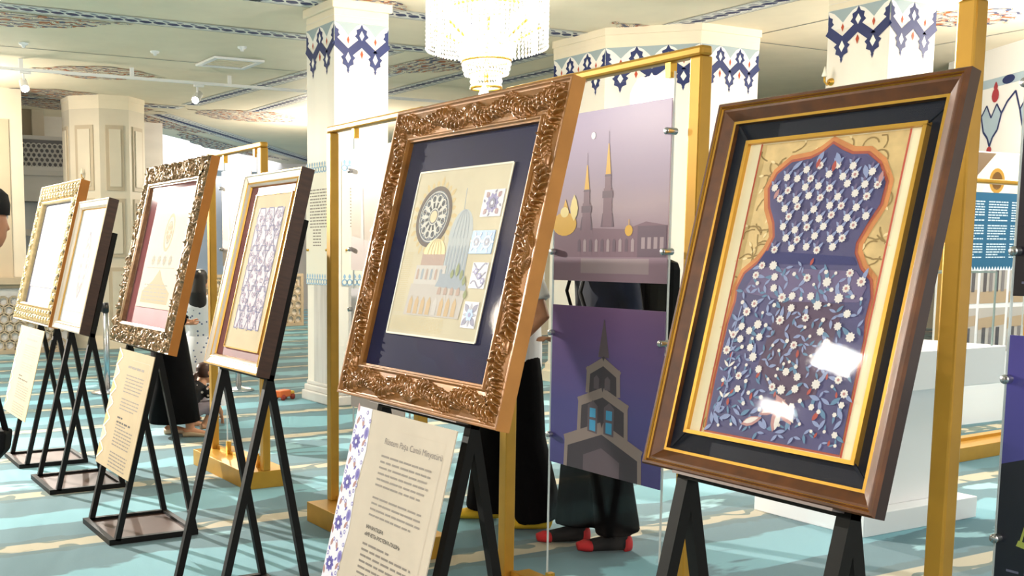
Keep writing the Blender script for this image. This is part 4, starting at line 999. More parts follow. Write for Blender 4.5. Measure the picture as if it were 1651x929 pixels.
for (x, y, r) in placed:
    q = rnd.random(); a = rnd.uniform(0, 6.28)
    if r > .007 and y > .2: g.flower(x, y, r, 9, zf+.0009, 0, 1 if q > .6 else None)
    elif q < .4: g.flower(x, y, r*.8, 6, zf+.0009, 0)
    elif q < .52: g.leaf(x, y, r*2.6, r*1.1, 1.4+rnd.uniform(-.4, .4), zf+.0007, 4)
    else: g.leaf(x, y, r*3, r*1.1, a, zf+.0005, 2 if q < .78 else 6)
    g.leaf(x, y, r*2.8, r*.9, a+2, zf+.0003, 6 if q < .5 else 2)
for (x, y, L_, w_, a, m_) in ((.0, .695, .03, .012, -2, 2), (.03, .69, .03, .012, -1.1, 2), (-.01, .66, .022, .009, 1.4, 4), (.03, .65, .024, .01, 1.5, 4), (-.07, .66, .03, .01, .7, 2), (.1, .66, .03, .012, -1.2, 2), (.14, .62, .026, .01, 1.5, 1), (-.1, .6, .024, .01, 1.2, 1)): g.leaf(x, y, L_, w_, a, zf+.001, m_)
for k in range(7):
    y = .14+k*.033; x = -.125+.006*math.sin(k)
    g.line([(x, y), (x+.003, y+.033)], .003, zf+.0008, 2)
    for s_ in (-1, 1): g.leaf(x, y, .02, .006, PI/2+s_*.8, zf+.0008, 0 if k % 2 else 2)
for (x, y, r0, a) in ((-.02, .15, .045, .6), (.06, .14, .05, 2.3), (.02, .12, .04, 1.5), (-.06, .125, .035, .4)):
    g.leaf(x, y, r0*1.5, r0*.55, a, zf+.0012, 1); g.leaf(x+.005, y+.004, r0*1.1, r0*.32, a, zf+.0016, 0)
g.build('floral_print', FM, art)
board(f6, 'glass_pane', -W6/2+.04, W6/2-.04, .04, H6-.04, -.006, -.005, PGLASS)
easel(1.50, 'black metal easel under the dark walnut frame', .027, 1.03, .20)

# --- champagne frame with maroon mat and geometric sheet
W4, H4 = .59, .852
f4 = picture('champagne frame with maroon mat and violet geometric pattern sheet', -4.222, .005, W4, H4, .035)
profile_rails(f4, W4, H4, .055, [(0, -.045, 2), (0, .010, 2), (.003, .013, 1), (.008, .013, 0), (.012, .008, 0), (.035, .002, 1), (.038, .005, 1), (.044, .002, 0), (.052, -.008, 1), (.055, -.016, 1)], [CHAMP, GILT, DKW])
board(f4, 'mat_board', -W4/2+.045, W4/2-.045, .045, H4-.045, -.026, -.018, MAROON); board(f4, 'back_panel', -W4/2+.01, W4/2-.01, .01, H4-.01, -.044, -.03, mat('brown_backing', '#6f5a44', .8))
b0, b1, c0, c1 = -.16, .20, .095, .758
g = G()
for a, b_, c_, d_ in ((b0-.005, b1+.005, c0-.005, c0), (b0-.005, b1+.005, c1, c1+.005), (b0-.005, b0, c0, c1), (b1, b1+.005, c0, c1)): g.box(a, b_, c_, d_, -.018, -.010)
g.build('gilt_slip', GILT, f4)
art = board(f4, 'artwork_sheet', b0, b1, c0, c1, -.018, -.014, mat('ochre_paper', '#d8c4a0', .8, 0, .06, 8)); z = -.0135
g = G(); q0, q1, r0, r1 = -.105, .155, .18, .70
g.poly([(q0, r0), (q1, r0), (q1, r1), (q0, r1)], z, 0); rnd = random.Random(9)
nx, ny = 3, 6; cw, chh = (q1-q0)/nx, (r1-r0)/ny
for j in range(ny):
    for i in range(nx+1):
        cx, cy = q0+cw*(i+.5*(j % 2)), r0+chh*(j+.5)
        def cl(p): return (min(max(p[0], q0), q1), min(max(p[1], r0), r1))
        hexa = [cl((cx+cw*.5*a, cy+chh*.62*b_)) for a, b_ in ((-.55, -1), (.55, -1), (1, 0), (.55, 1), (-.55, 1), (-1, 0), (-.55, -1))]
        g.line(hexa, .005, z+.0006, 1)
        for k in range(9):
            x, y = cx+rnd.uniform(-.4, .4)*cw, cy+rnd.uniform(-.45, .45)*chh
            if not (q0+.008 < x < q1-.008 and r0+.008 < y < r1-.008): continue
            a = rnd.uniform(0, 6); pts = []
            for s_ in range(8): pts.append((x, y)); a += .75; x += .0065*math.cos(a); y += .0065*math.sin(a)
            g.line(pts, .0028, z+.0004, 2 if k % 2 else 1); 
            if k % 3 == 0: g.flower(x, y, .009, 6, z+.0008, 2, 3)
g.build('geometric_print', [mat('lavender_ground', '#cfc2cf', .7), mat('violet_line', '#5a5688', .7), mat('mauve_scroll', '#8f7fa6', .7), mat('rose_dot', '#c79a9a', .7)], art)
board(f4, 'glass_pane', -W4/2+.05, W4/2-.05, .05, H4-.05, -.005, -.004, PGLASS)
easel(4.22, 'black metal easel under the champagne frame, no label hanging', .05, 1.005, .245)

# --- dense bronze scroll frame, rose mat
W3, H3, w3 = 1.0, .993, .12
f3 = picture('antique bronze scroll-carved frame with rose mat and pale sheet', -5.512, 0, W3, H3, .05)
def base3(q): return np.where(q < .06, .006, np.where(q < .84, .0, np.where(q < .93, .012, .004)))
relief_rails(f3, W3, H3, w3, .04, dense_scroll, [ANTIQ, ORANGEW], .003, base3)
board(f3, 'mat_board', -W3/2+w3-.01, W3/2-w3+.01, w3-.01, H3-w3+.01, -.03, -.024, ROSE); board(f3, 'back_panel', -W3/2+.02, W3/2-.02, .02, H3-.02, -.039, -.031, mat('brown_backing', '#6f5a44', .8))
art = board(f3, 'artwork_sheet', -.262, .30, .215, .795, -.024, -.02, PALEP); z = -.0195
g = G(); PM = [mat('faint_ochre', '#bda887', .8), mat('faint_grey', '#aaa297', .8)]
g.ring(.04, .62, .07, .085, z, 0, 28, .8, 1.2); g.ring(.04, .62, .045, .052, z, 1, 24, .8, 1.2)
for k in range(8): a = 2*PI*k/8; g.leaf(.04+.01*math.cos(a), .62+.014*math.sin(a), .04, .02, a, z+.0003, 0)
for k in range(4): g.flower(-.12+k*.09, .47, .03, 8, z, 1, 0)
g.line([(-.2, .43), (.24, .43)], .004, z, 1); rnd = random.Random(2)
g.poly([(-.2, .24), (.24, .24), (.24, .3), (.1, .36), (.02, .42), (-.06, .36), (-.2, .3)], z, 0)
for i in range(5): words(g, -.18, .2, .255+i*.02, .006, z+.0003, 1, rnd)
g.build('faint_print', PM, art)
g = G(); ln = [(-.38, .865), (.38, .865)]
board(f3, 'glass_pane', -W3/2+w3-.008, W3/2-w3+.008, w3-.008, H3-w3+.008, -.006, -.005, PGLASS)
easel(5.62, 'black metal easel under the bronze scroll-carved frame', .05, 1.0, .25)

# --- second small champagne frame and the ivory lattice frame
W2, H2 = .725, .866
f2 = picture('slim champagne frame with dark side and pale sheet, second from left', -7.035, -.012, W2, H2, .045)
profile_rails(f2, W2, H2, .06, [(0, -.055, 2), (0, .010, 0), (.008, .013, 0), (.012, .008, 0), (.035, .003, 1), (.04, .006, 0), (.052, -.006, 1), (.058, -.016, 1)], [CHAMP, GILT, DKW])
board(f2, 'mat_board', -W2/2+.045, W2/2-.045, .045, H2-.045, -.026, -.018, mat('bluish_white_mat', '#e6e6ee', .6)); board(f2, 'back_panel', -W2/2+.01, W2/2-.01, .01, H2-.01, -.05, -.03, mat('brown_backing', '#6f5a44', .8))
art = board(f2, 'artwork_sheet', -.24, .26, .13, .80, -.018, -.014, PALEP); z = -.0135; g = G()
for s_ in (1., .7, .4): g.line([(.02, .22), (.02-.11*s_, .36), (.02-.13*s_, .48), (.02-.06*s_, .58), (.02, .66), (.02+.06*s_, .58), (.02+.13*s_, .48), (.02+.11*s_, .36), (.02, .22)], .008, z, 0)
for k in range(12): a = k*PI/6; g.flower(.02+.07*math.cos(a), .43+.14*math.sin(a), .018, 6, z+.0003, 1, 0)
g.build('faint_print', [mat('faint_violet', '#9d94a6', .8), mat('faint_rose', '#b09c9c', .8)], art)
g = G(); g.poly([(-.26, .065), (.27, .065), (.27, .12), (.1, .10), (-.05, .125), (-.26, .10)], -.0175, 0); g.build('blue_vignette', mat('blue_vignette', '#8e97bf', .7), f2)
board(f2, 'glass_pane', -W2/2+.05, W2/2-.05, .05, H2-.05, -.005, -.004, PGLASS)
easel(6.95, 'black metal easel under the slim champagne frame, second from left', .06, .99, .26)
W1, H1, w1 = 1.19, 1.04, .14
f1 = picture('ivory floret-lattice frame with navy-edged pale sheet, leftmost picture', -8.085, -.02, W1, H1, .05)
def base1(q): return np.where(q < .05, .012, np.where(q < .86, -.016, np.where(q < .94, .012, .002)))
relief_rails(f1, W1, H1, w1, .055, floret_lattice, [IVORY, ORANGEW, DKW], .005, base1, hs=1.5)
board(f1, 'mat_board', -W1/2+w1-.01, W1/2-w1+.01, w1-.01, H1-w1+.01, -.03, -.024, mat('slate_navy_mat', '#5d6488', .6, 0, .1, 6)); board(f1, 'back_panel', -W1/2+.02, W1/2-.02, .02, H1-.02, -.05, -.035, mat('brown_backing', '#6f5a44', .8))
art = board(f1, 'artwork_sheet', -.40, .41, .27, .88, -.024, -.02, PALEP); z = -.0195; rnd = random.Random(6); g = G()
for i in range(6): words(g, -.25, .25, .40+i*.05, .01, z, 0, rnd)
g.build('faint_print', mat('faint_grey', '#c9c2b8', .8), art)
board(f1, 'glass_pane', -W1/2+w1-.008, W1/2-w1+.008, w1-.008, H1-w1+.008, -.006, -.005, PGLASS)
easel(7.86, 'black metal easel under the leftmost ivory picture', .06, .99, .25)

# --- hanging description boards
def label_board(lx0, lx1, ly0, ly1, label, kind):
    w = lx1-lx0; h = ly0-ly1; mw = frameM(lx0, ly1, .004)
    t = thing('description_board', label, 'label board', mw=mw, group='description boards on the easels')
    G().box(0, w, 0, h, -.004, 0).build('board', PAPER if kind != 'tan' else mat('tan_card', '#bfa985', .8, 0, .04, 9), t)
    rnd = random.Random(lx0); g = G(); z = .0006; x0, x1 = w*.36, w*.86
    k = h/.65
    for i in range(6): words(g, x0, x1, h-(.135+i*.018)*k, .006*k, z, 0, rnd, 1 if i < 5 else .9, .006, (.02, .05))
    for i in range(4): words(g, x0, x1, h-(.265+i*.018)*k, .006*k, z, 0, rnd, 1 if i < 3 else .85, .006, (.02, .05))
    for i in range(7): words(g, x0, x1, h-(.41+i*.018)*k, .0065*k, z, 1, rnd, .55 if i == 0 else 1, .007, (.02, .05))
    for i in range(5): words(g, x0, x1, h-(.56+i*.018)*k, .0065*k, z, 1, rnd, 1, .007, (.02, .05))
    o = g.build('printed_text', [INKL, mat('mid_ink', '#857b73', .8)], t); o['kind'] = 'stuff'
    g = G(); g.line([(w*.45, h-.045), (w*.93, h-.045), (w*.93, .05)], .0016, z, 0); g.build('corner_rule', mat('thin_rule', '#cdbfae', .8), t)
    if kind == 'floral':
        text('heading_text', 'Rüstem Paşa Camii Minyatürü', .027, x0, h-.095, z, mat('heading_ink', '#857b78', .8), t)
        text('bold_heading', 'МИНИАТЮРА', .0155, x0, h-.362, z, INK, t, bold=.0004); text('bold_heading', '«МЕЧЕТЬ РУСТЕМА-ПАШИ»', .0155, x0, h-.384, z, INK, t, bold=.0004)
        g = G(); z2 = .0008; bw = .105; y = -.04
        g.poly([(0, 0), (bw, 0), (bw*.9, h*.2), (bw*1.05, h*.4), (bw*.9, h*.6), (bw*1.05, h*.8), (bw*.9, h), (0, h)], z, 0)
        n = 0
        while y < h+.02:
            def put(fn, x, yy, *a):
                if .014 < yy < h-.014: fn(x, yy, *a)
            put(lambda x, yy: (g.flower(x, yy, .027, 9, z2, 1), g.flower(x, yy, .018, 8, z2+.0003, 2), g.flower(x, yy, .008, 6, z2+.0006, 0)), .035, y+.04)
            put(lambda x, yy: (g.ell(x, yy, .014, .02, z2, 3), g.ell(x, yy, .007, .012, z2+.0003, 1)), .088, y+.075)
            for (dx, dy, a) in ((.015, .095, 1.2), (.06, .09, 1.9), (.075, .03, 1.0), (.012, .0, 1.9)):
                put(lambda x, yy, a_: g.leaf(x, yy, .032, .014, a_, z2, 4), dx, y+dy, a)
            for (dx, dy) in ((.085, .02), (.095, .04), (.07, .005), (.05, .115), (.03, .12), (.095, .115), (.01, .07)):
                put(lambda x, yy: (g.ell(x, yy, .007, .007, z2, 3), g.ell(x, yy, .0035, .0035, z2+.0003, 0)), dx, y+dy)
            for (dx, dy, a) in ((.06, .055, .8), (.062, .02, 5), (.02, .08, 2.4), (.07, .1, 4)):
                put(lambda x, yy, a_: g.leaf(x, yy, .02, .009, a_, z2, 1), dx, y+dy, a)
            y += .135
        g.build('floral_border', [mat('border_lilac_white', '#e9e6f2', .7), mat('border_violet', '#6a60b4', .7), mat('border_deep', '#4d4399', .7), mat('border_mid', '#8d84c4', .7), mat('border_rust', '#b08280', .7)], t)
    else:
        g = G()
        for kx in range(7):
            y = .03+kx*h/7.4; g.poly([(0, y), (.05, y+.02), (.075, y+.05), (.05, y+.085), (0, y+.07)], z, kx % 2); g.line([(0, y-.005), (.09, y+.05), (0, y+.09)], .012, z+.0004, 2)
        g.build('ochre_border', [mat('ochre_print', '#dfb777', .8), mat('sand_print', '#ecd3aa', .8), mat('cream_print', '#f2e7d4', .8)], t)
        g = G(); words(g, x0, x1, h-.09, .012, z, 0, rnd, .9, .008, (.04, .09)); words(g, x0, x1, h-.36, .009, z, 1, rnd, .3); words(g, x0, x1, h-.384, .009, z, 1, rnd, .8); g.build('heading_text', [INKL, INK], t)
    return t
label_board(-3.095, -2.517, -.005, -.66, 'cream description board with violet floral border under the golden carved frame', 'floral')
label_board(-5.80, -5.20, -.028, -.66, 'tan description board with ochre border under the bronze frame', 'tan')
label_board(-8.36, -7.60, -.055, -.70, 'tan description board at the far left under the ivory frame', 'tan')

# ------------------------------------------------------------------ people
EYEW = mat('eye_white', '#efeae4', .3); EYED = mat('eye_dark', '#2a1b14', .2)
HAIRB = mat('black_hair', '#120e0d', .5, 0, .3, 60, stretch=(8, 8, 1)); HAIRR = mat('brown_hair', '#4a2a1c', .5, 0, .3, 60, stretch=(8, 8, 1))
XA = (1, 0, 0)
def hand(g, wrist, d, palm_n, side, k=1., curl=.5):
    """palm and five fingers; d = direction of the hand, palm_n = way the palm faces, side = way the thumb leaves"""
    w = Vector(wrist); d = Vector(d).normalized(); n = Vector(palm_n); n = (n-d*n.dot(d)).normalized(); sd = d.cross(n)*side
    g.tube([w-d*.02, w+d*.02, w+d*.055, w+d*.09], [.022*k, .034*k, .04*k, .036*k], 10, ry=[.02*k, .016*k, .015*k, .011*k], flat=tuple(sd))
    for i, (o_, ln) in enumerate(((-.030, .062), (-.010, .074), (.011, .07), (.031, .055))):
        p = w+(d*.085-sd*o_)*k; c1 = (d*math.cos(curl)+n*math.sin(curl)).normalized(); c2 = (d*math.cos(curl*2)+n*math.sin(curl*2)).normalized()
        q = p+d*ln*.42*k; r_ = q+c1*ln*.34*k; e = r_+c2*ln*.26*k; g.tube([p-d*.015*k, p, q, r_, e], [.0095*k, .0095*k, .009*k, .0085*k, .006*k], 8)
    p = w+(d*.03+sd*.03)*k; td = (d*.7+sd*.6+n*.35).normalized(); g.tube([p-sd*.01*k, p+td*.03*k, p+td*.055*k+n*.004, p+(td*.05+d*.03)*k], [.013*k, .011*k, .01*k, .007*k], 8)
def head(g, c, k=1., yawh=0.):
    """c = head centre, face towards +y turned by yawh"""
    R_ = Matrix.Rotation(yawh, 3, 'Z'); c = Vector(c)
    def P(x, y, z): return c+R_ @ Vector((x, y, z))*k
    K = [(-.118, .028, .036), (-.10, .05, .058), (-.07, .064, .074), (-.03, .072, .086), (.01, .076, .094), (.05, .074, .094), (.085, .062, .08), (.108, .04, .054), (.118, .012, .016)]
    g.tube([P(0, -.012 if z > -.03 else .006, z) for z, a, b_ in K], [a*k for z, a, b_ in K], 18, ry=[b_*k for z, a, b_ in K], flat=tuple(R_ @ Vector(XA)))
    g.tube([P(0, .072, .02), P(0, .096, -.016), P(0, .101, -.03), P(0, .082, -.038)], [.008*k, .012*k, .015*k, .01*k], 8)       # nose
    g.tube([P(-.028, .074, -.062), P(0, .086, -.06), P(.028, .074, -.062)], [.005*k, .009*k, .005*k], 8)                     # mouth
    for s in (-1, 1): g.tube([P(s*.072, -.012, -.028), P(s*.082, -.022, .0), P(s*.08, -.022, .026)], [.008*k, .013*k, .009*k], 8, ry=[.012*k, .022*k, .014*k])
    return P
def eyes(t, P, k=1.):
    for s in (-1, 1):
        g = G(); c = P(s*.031, .069, .014); g.ball(c, .0125*k, 10, 0); d = (P(s*.031, .09, .014)-c).normalized(); g.ball(c+d*.007*k, .0075*k, 8, 1); g.build('eye', [EYEW, EYED], t)
    g = G()
    for s in (-1, 1): g.tube([P(s*.015, .082, .036), P(s*.032, .08, .042), P(s*.05, .066, .036)], [.003*k, .004*k, .002*k], 6)
    return g
def legs_feet(g, hips, feet, k, rz_foot=(0, 0), knee_bend=.03, foot=True):
    for s, f_, a in ((-1, feet[0], rz_foot[0]), (1, feet[1], rz_foot[1])):
        hp = Vector((s*.09*k, 0, hips)); an = Vector((f_[0], f_[1], .08*k)); kn = (hp+an)/2+Vector((0, knee_bend, .02))
        g.tube([hp+Vector((0, 0, .04)), hp*.6+kn*.4, kn, kn*.6+an*.4, an], [.085*k, .078*k, .056*k, .058*k, .038*k], 12)
        if foot:
            d = Vector((math.sin(-a), math.cos(a), 0))
            g.tube([an-d*.055*k-Vector((0, 0, .045*k)), an-d*.02*k-Vector((0, 0, .035*k)), an+d*.06*k-Vector((0, 0, .045*k)), an+d*.14*k-Vector((0, 0, .056*k)), an+d*.185*k-Vector((0, 0, .06*k))], [.03*k, .038*k, .042*k, .044*k, .022*k], 12, ry=[.03*k, .042*k, .035*k, .023*k, .014*k], flat=(math.cos(a), math.sin(a), 0))
def body(t, k, feet=((-.1, 0), (.1, 0)), arms=None, turn=0., rzf=(0, 0), shoulder=.19, skin=SKIN, voxel=.008, hips=.9, headc=None):
    g = G()
    K = [(.84, .13, .09), (.92, .165, .105), (1.05, .14, .09), (1.2, .155, .10), (1.33, .175, .105), (1.42, .15, .085), (1.47, .07, .06), (1.54, .05, .052), (1.6, .05, .052)]
    g.tube([(0, 0 if z < 1.45 else .01, z*k) for z, a, b_ in K], [a*k for z, a, b_ in K], 18, ry=[b_*k for z, a, b_ in K], flat=XA)
    P = head(g, tuple(q*k for q in (headc or (0, .015, 1.635))), k, turn)
    if headc: g.tube([(0, .0, 1.44*k), (0, headc[1]*.6*k, 1.53*k), (0, headc[1]*.9*k, 1.6*k)], .05*k, 12)
    legs_feet(g, hips*k, feet, k, rzf)
    for s, (el, wr, hd, pn) in zip((-1, 1), arms):
        sh = Vector((s*shoulder*k, 0, 1.405*k)); el = Vector(el)*k; wr = Vector(wr)*k
        g.tube([sh-Vector((s*.06, 0, -.01)), sh, sh*.5+el*.5, el, el*.55+wr*.45, wr], [.05*k, .052*k, .046*k, .038*k, .036*k, .026*k], 12)
        hand(g, wr, hd, pn, s if True else 1, k)
    g.build('body', skin, t, remesh=voxel, smooth_it=3)
    return P
def trousers(t, k, feet, m, r=.1, hem=.05, knee=.03, top=1.0):
    g = G()
    g.tube([(0, 0, .80*k), (0, 0, .9*k), (0, 0, top*k)], [.15*k, .178*k, .155*k], 18, ry=[.11*k, .118*k, .105*k], flat=XA)
    for s, f_ in zip((-1, 1), feet):
        hp = Vector((s*.088*k, 0, .90*k)); an = Vector((f_[0], f_[1], hem*k)); kn = (hp+an)/2+Vector((0, knee, 0))
        g.tube([hp, hp*.65+kn*.35, kn, kn*.5+an*.5, an], [r*k*.95, r*k*1.02, r*k*.98, r*k*1.02, r*k*1.1], 14)
    return g.build('trousers', m, t, remesh=.014, smooth_it=4)
def torso_cloth(t, k, m, name, z0=.84, sleeves=None, puff=1.12, shoulder=.19, arms=None, voxel=.012):
    g = G(); K = [(z0, .175, .115), (.95, .175, .115), (1.05, .16, .108), (1.2, .172, .115), (1.33, .19, .12), (1.41, .165, .1), (1.465, .085, .072)]
    K = [q for q in K if q[0] >= z0]
    g.tube([(0, 0, z*k) for z, a, b_ in K], [a*k*puff/1.05 for z, a, b_ in K], 20, ry=[b_*k*puff/1.05 for z, a, b_ in K], flat=XA)
    if sleeves:
        for s, (el, wr, hd, pn) in zip((-1, 1), arms):
            sh = Vector((s*shoulder*k, 0, 1.405*k)); el = Vector(el)*k; wr = Vector(wr)*k
            if sleeves == 'short': e = sh*.25+el*.75; g.tube([sh-Vector((s*.08, 0, -.0)), sh, e], [.065*k, .07*k, .072*k], 14)
            else: g.tube([sh-Vector((s*.08, 0, 0)), sh, sh*.5+el*.5, el, wr], [.066*k, .068*k, .06*k, .054*k, .046*k], 14)
    return g.build(name, m, t, remesh=voxel, smooth_it=3)
def hair_cap(t, P, m, k=1., long=0., name='hair', ponytail=False):
    g = G(); 
    K = [(-.05, .074, .06), (0, .083, .082), (.05, .083, .092), (.09, .07, .082), (.115, .045, .055), (.127, .014, .018)]
    R0 = P(0, 0, 0); ax = (P(1, 0, 0)-R0).normalized()
    g.tube([P(0, -.036 if z < .06 else -.022, z) for z, a, b_ in K], [a*k for z, a, b_ in K], 18, ry=[b_*k for z, a, b_ in K], flat=tuple(ax))
    if long:
        L = [(.03, .08, .05), (-.06, .088, .05), (-.14, .098, .05), (-.14-long*.5, .105, .045), (-.14-long, .085, .03)]
        g.tube([P(0, -.07-.018*i*(i < 3)-.03*(i >= 3), z) for i, (z, a, b_) in enumerate(L)], [a*k for z, a, b_ in L], 16, ry=[b_*k for z, a, b_ in L], flat=tuple(ax))
    if ponytail: g.tube([P(0, -.1, .0), P(0, -.15, -.02), P(0, -.17, -.09), P(0, -.16, -.16)], [.02*k, .03*k, .03*k, .012*k], 10)
    return g.build(name, m, t, remesh=.01*k, smooth_it=3)
def socks(t, k, feet, m, mt, heel=False, rzf=(0, 0)):
    for s, f_, a in zip((-1, 1), feet, rzf):
        an = Vector((f_[0], f_[1], .08*k)); d = Vector((-math.sin(a), math.cos(a), 0)); fl = (math.cos(a), math.sin(a), 0)
        pts = [an-d*.062*k-Vector((0, 0, .045*k)), an-d*.02*k-Vector((0, 0, .033*k)), an+d*.06*k-Vector((0, 0, .043*k)), an+d*.145*k-Vector((0, 0, .053*k)), an+d*.195*k-Vector((0, 0, .056*k))]
        rx = [.032*k, .044*k, .048*k, .05*k, .026*k]; ry = [.034*k, .046*k, .037*k, .026*k, .017*k]
        g = G(); g.tube(pts, rx, 14, ry=ry, flat=fl); g.tube([an-Vector((0, 0, .04*k)), an+Vector((0, 0, .10*k))], [.046*k, .046*k], 12); so = g.build('sock', m, t, remesh=.008, smooth_it=2)
        if mt is not m:
            g = G(); g.tube([pts[3]-d*.01, pts[3]+d*.02, pts[4]+d*.004], [rx[3]*1.06, rx[3]*1.02, rx[4]*1.1], 12, ry=[ry[3]*1.08, ry[3]*1.05, ry[4]*1.15], flat=fl); g.build('sock_toe', mt, so)
            g = G(); g.tube([pts[0]-d*.004, pts[0]+d*.02, pts[0]+d*.035], [rx[0]*1.05, rx[1]*1.0, rx[1]*1.04], 12, ry=[ry[0]*1.05, ry[1]*1.02, ry[1]*1.04], flat=fl); g.build('sock_heel', mt, so)
RF = math.radians
# man in white T-shirt, yellow socks
k = 1.04; ft = ((-.10*k, -.13), (.10*k, .13)); arms = (((-.27, -.10, 1.12), (-.25, .10, .93), (.25, .55, -.8), (1, 0, 0)), ((.25, -.02, 1.12), (.22, .14, .95), (-.2, .6, -.7), (-1, 0, 0)))
t = thing('person', 'standing person in white T-shirt, black trousers and yellow socks', 'person', (3.58, 4.75, 0), RF(58))
P = body(t, k, ft, arms, .1); g = eyes(t, P, k); g.build('eyebrows', HAIRB, t); hair_cap(t, P, HAIRB, k)
BLKP = mat('black_trousers', '#0d0b0d', .9, 0, .2, 12, spec=.1); WT = mat('white_cotton', '#eceaea', .8, 0, .04, 10, bump=.2); YEL = mat('yellow_sock', '#e0b52c', .85)
trousers(t, k, ft, BLKP, .118, .055); torso_cloth(t, k, WT, 't_shirt', .84, 'short', 1.2, arms=arms); socks(t, k, ft, YEL, YEL)
# man in navy jacket, backpack, red and black socks
k = 1.03; ft = ((-.09*k, -.06), (.09*k, .10)); arms = (((-.25, -.06, 1.12), (-.22, .16, 1.0), (.3, .8, .2), (0, 0, -1)), ((.25, -.06, 1.12), (.2, .16, 1.0), (-.3, .8, .2), (0, 0, -1)))
t = thing('person', 'standing person in dark navy jacket, black trousers and red-toed socks', 'person', (3.70, 4.18, 0), RF(66))
P = body(t, k, ft, arms, .0); g = eyes(t, P, k); g.build('eyebrows', HAIRB, t); hair_cap(t, P, HAIRB, k)
NJ = mat('navy_jacket', '#101830', .8, 0, .3, 10, bump=.2); RS = mat('red_sock', '#c0282c', .85); BS = mat('black_sock', '#141214', .9)
trousers(t, k, ft, mat('jet_trousers', '#080709', .9, 0, .2, 10, spec=.1), .1, .09); torso_cloth(t, k, NJ, 'jacket', .82, 'long', 1.3, arms=arms); socks(t, k, ft, BS, RS)
t = thing('backpack', 'black backpack worn by the person in the navy jacket', 'backpack', (3.70, 4.18, 0), RF(66))
g = G(); g.box(-.16, .16, -.33, -.155, 1.0, 1.46); g.build('bag', mat('black_nylon', '#0a0a0c', .8, 0, .2, 30, spec=.2), t, bevel=.05)
G().box(-.12, .12, -.36, -.33, 1.04, 1.26).build('front_pocket', mat('black_nylon', '#0f0f12'), t, bevel=.015)
for s in (-1, 1): g = G(); g.tube([(s*.1, -.2, 1.45), (s*.11, -.06, 1.55), (s*.11, .12, 1.50), (s*.12, .17, 1.3), (s*.13, .1, 1.08), (s*.13, -.16, 1.04)], [.022]*6, 8, ry=[.008]*6, flat=XA); g.build('shoulder_strap', mat('black_nylon', '#0f0f12'), t)
g = G(); g.tube([(-.04, -.22, 1.46), (-.03, -.22, 1.51), (.03, -.22, 1.51), (.04, -.22, 1.46)], .009, 8); g.build('grab_loop', mat('black_nylon', '#0f0f12'), t)
# woman in long black dress behind the bronze frame
k = .93; ft = ((-.07, .0), (.08, .16)); arms = (((-.24, -.02, 1.12), (-.16, .14, 1.0), (.6, .6, -.1), (0, 0, 1)), ((.24, -.02, 1.12), (.16, .14, 1.0), (-.6, .6, -.1), (0, 0, 1)))
t = thing('person', 'person in long black dress and beige shoes behind bronze scroll frame', 'person', (2.86, 8.42, 0), RF(-112))
P = body(t, k, ft, arms); g = eyes(t, P, k); g.build('eyebrows', HAIRB, t); BD = mat('black_dress_cloth', '#0a090b', .9, 0, .2, 8, bump=.2, spec=.1)
hair_cap(t, P, BD, k*1.08, .12, 'headscarf'); torso_cloth(t, k, BD, 'dress_top', .84, 'long', 1.2, arms=arms)
g = G(); g.tube([(0, 0, .98*k), (0, .0, .8*k), (0, .02, .45*k), (0, .03, .13*k)], [.16, .18, .20, .23], 20, ry=[.12, .15, .18, .21], flat=XA); g.build('skirt', BD, t)
for s, f_ in zip((-1, 1), ft):
    an = Vector((f_[0], f_[1], .08*k)); g = G(); g.tube([an+Vector((0, -.06, -.05)), an+Vector((0, 0, -.045)), an+Vector((0, .1, -.055)), an+Vector((0, .19, -.062))], [.034, .042, .046, .028], 12, ry=[.026, .03, .022, .014], flat=XA); g.build('shoe', mat('beige_shoe', '#cdb191', .6), t)
# girl with long hair in a dotted dress
def dotted(name, base, dot, scale, thr):
    m = bpy.data.materials.new(name); m.use_nodes = True; nt = m.node_tree; b = nt.nodes['Principled BSDF']; b.inputs['Roughness'].default_value = .85
    tc = nt.nodes.new('ShaderNodeTexCoord'); v = nt.nodes.new('ShaderNodeTexVoronoi'); v.inputs['Scale'].default_value = scale; nt.links.new(tc.outputs['Object'], v.inputs[0])
    c = nt.nodes.new('ShaderNodeMath'); c.operation = 'LESS_THAN'; c.inputs[1].default_value = thr; nt.links.new(v.outputs['Distance'], c.inputs[0])
    mx = nt.nodes.new('ShaderNodeMix'); mx.data_type = 'RGBA'; mx.inputs[6].default_value = lin(base); mx.inputs[7].default_value = lin(dot); nt.links.new(c.outputs[0], mx.inputs[0]); nt.links.new(mx.outputs[2], b.inputs['Base Color']); return m
k = .765; ft = ((-.07, 0), (.07, .02)); arms = (((-.25, -.02, 1.14), (-.26, .06, .93), (0, .2, -1), (1, 0, 0)), ((.25, -.02, 1.14), (.26, .06, .93), (0, .2, -1), (-1, 0, 0)))
t = thing('person', 'girl with long black hair and white dotted dress, back turned', 'person', (3.335, 8.96, 0), RF(-38))
P = body(t, k, ft, arms, -.1); g = eyes(t, P, k*1.05); g.build('eyebrows', HAIRB, t); DOT = dotted('dotted_dress', '#e6e8ee', '#5a6a90', 22, .2)
hair_cap(t, P, HAIRB, k*1.1, .30); torso_cloth(t, k, DOT, 'dress_bodice', .84, 'short', 1.18, arms=arms, voxel=.01)
g = G(); n = 40; prof = [(1.0, .13, .10), (.9, .16, .13), (.7, .20, .17), (.5, .235, .2), (.3, .26, .225), (.22, .265, .23)]; vs = []; 
for z, a, b_ in prof:
    for i in range(n):
        q = 2*PI*i/n; f_ = 1+.06*math.sin(q*10)*(1-z); vs.append((a*f_*math.cos(q), b_*f_*math.sin(q), z*k))
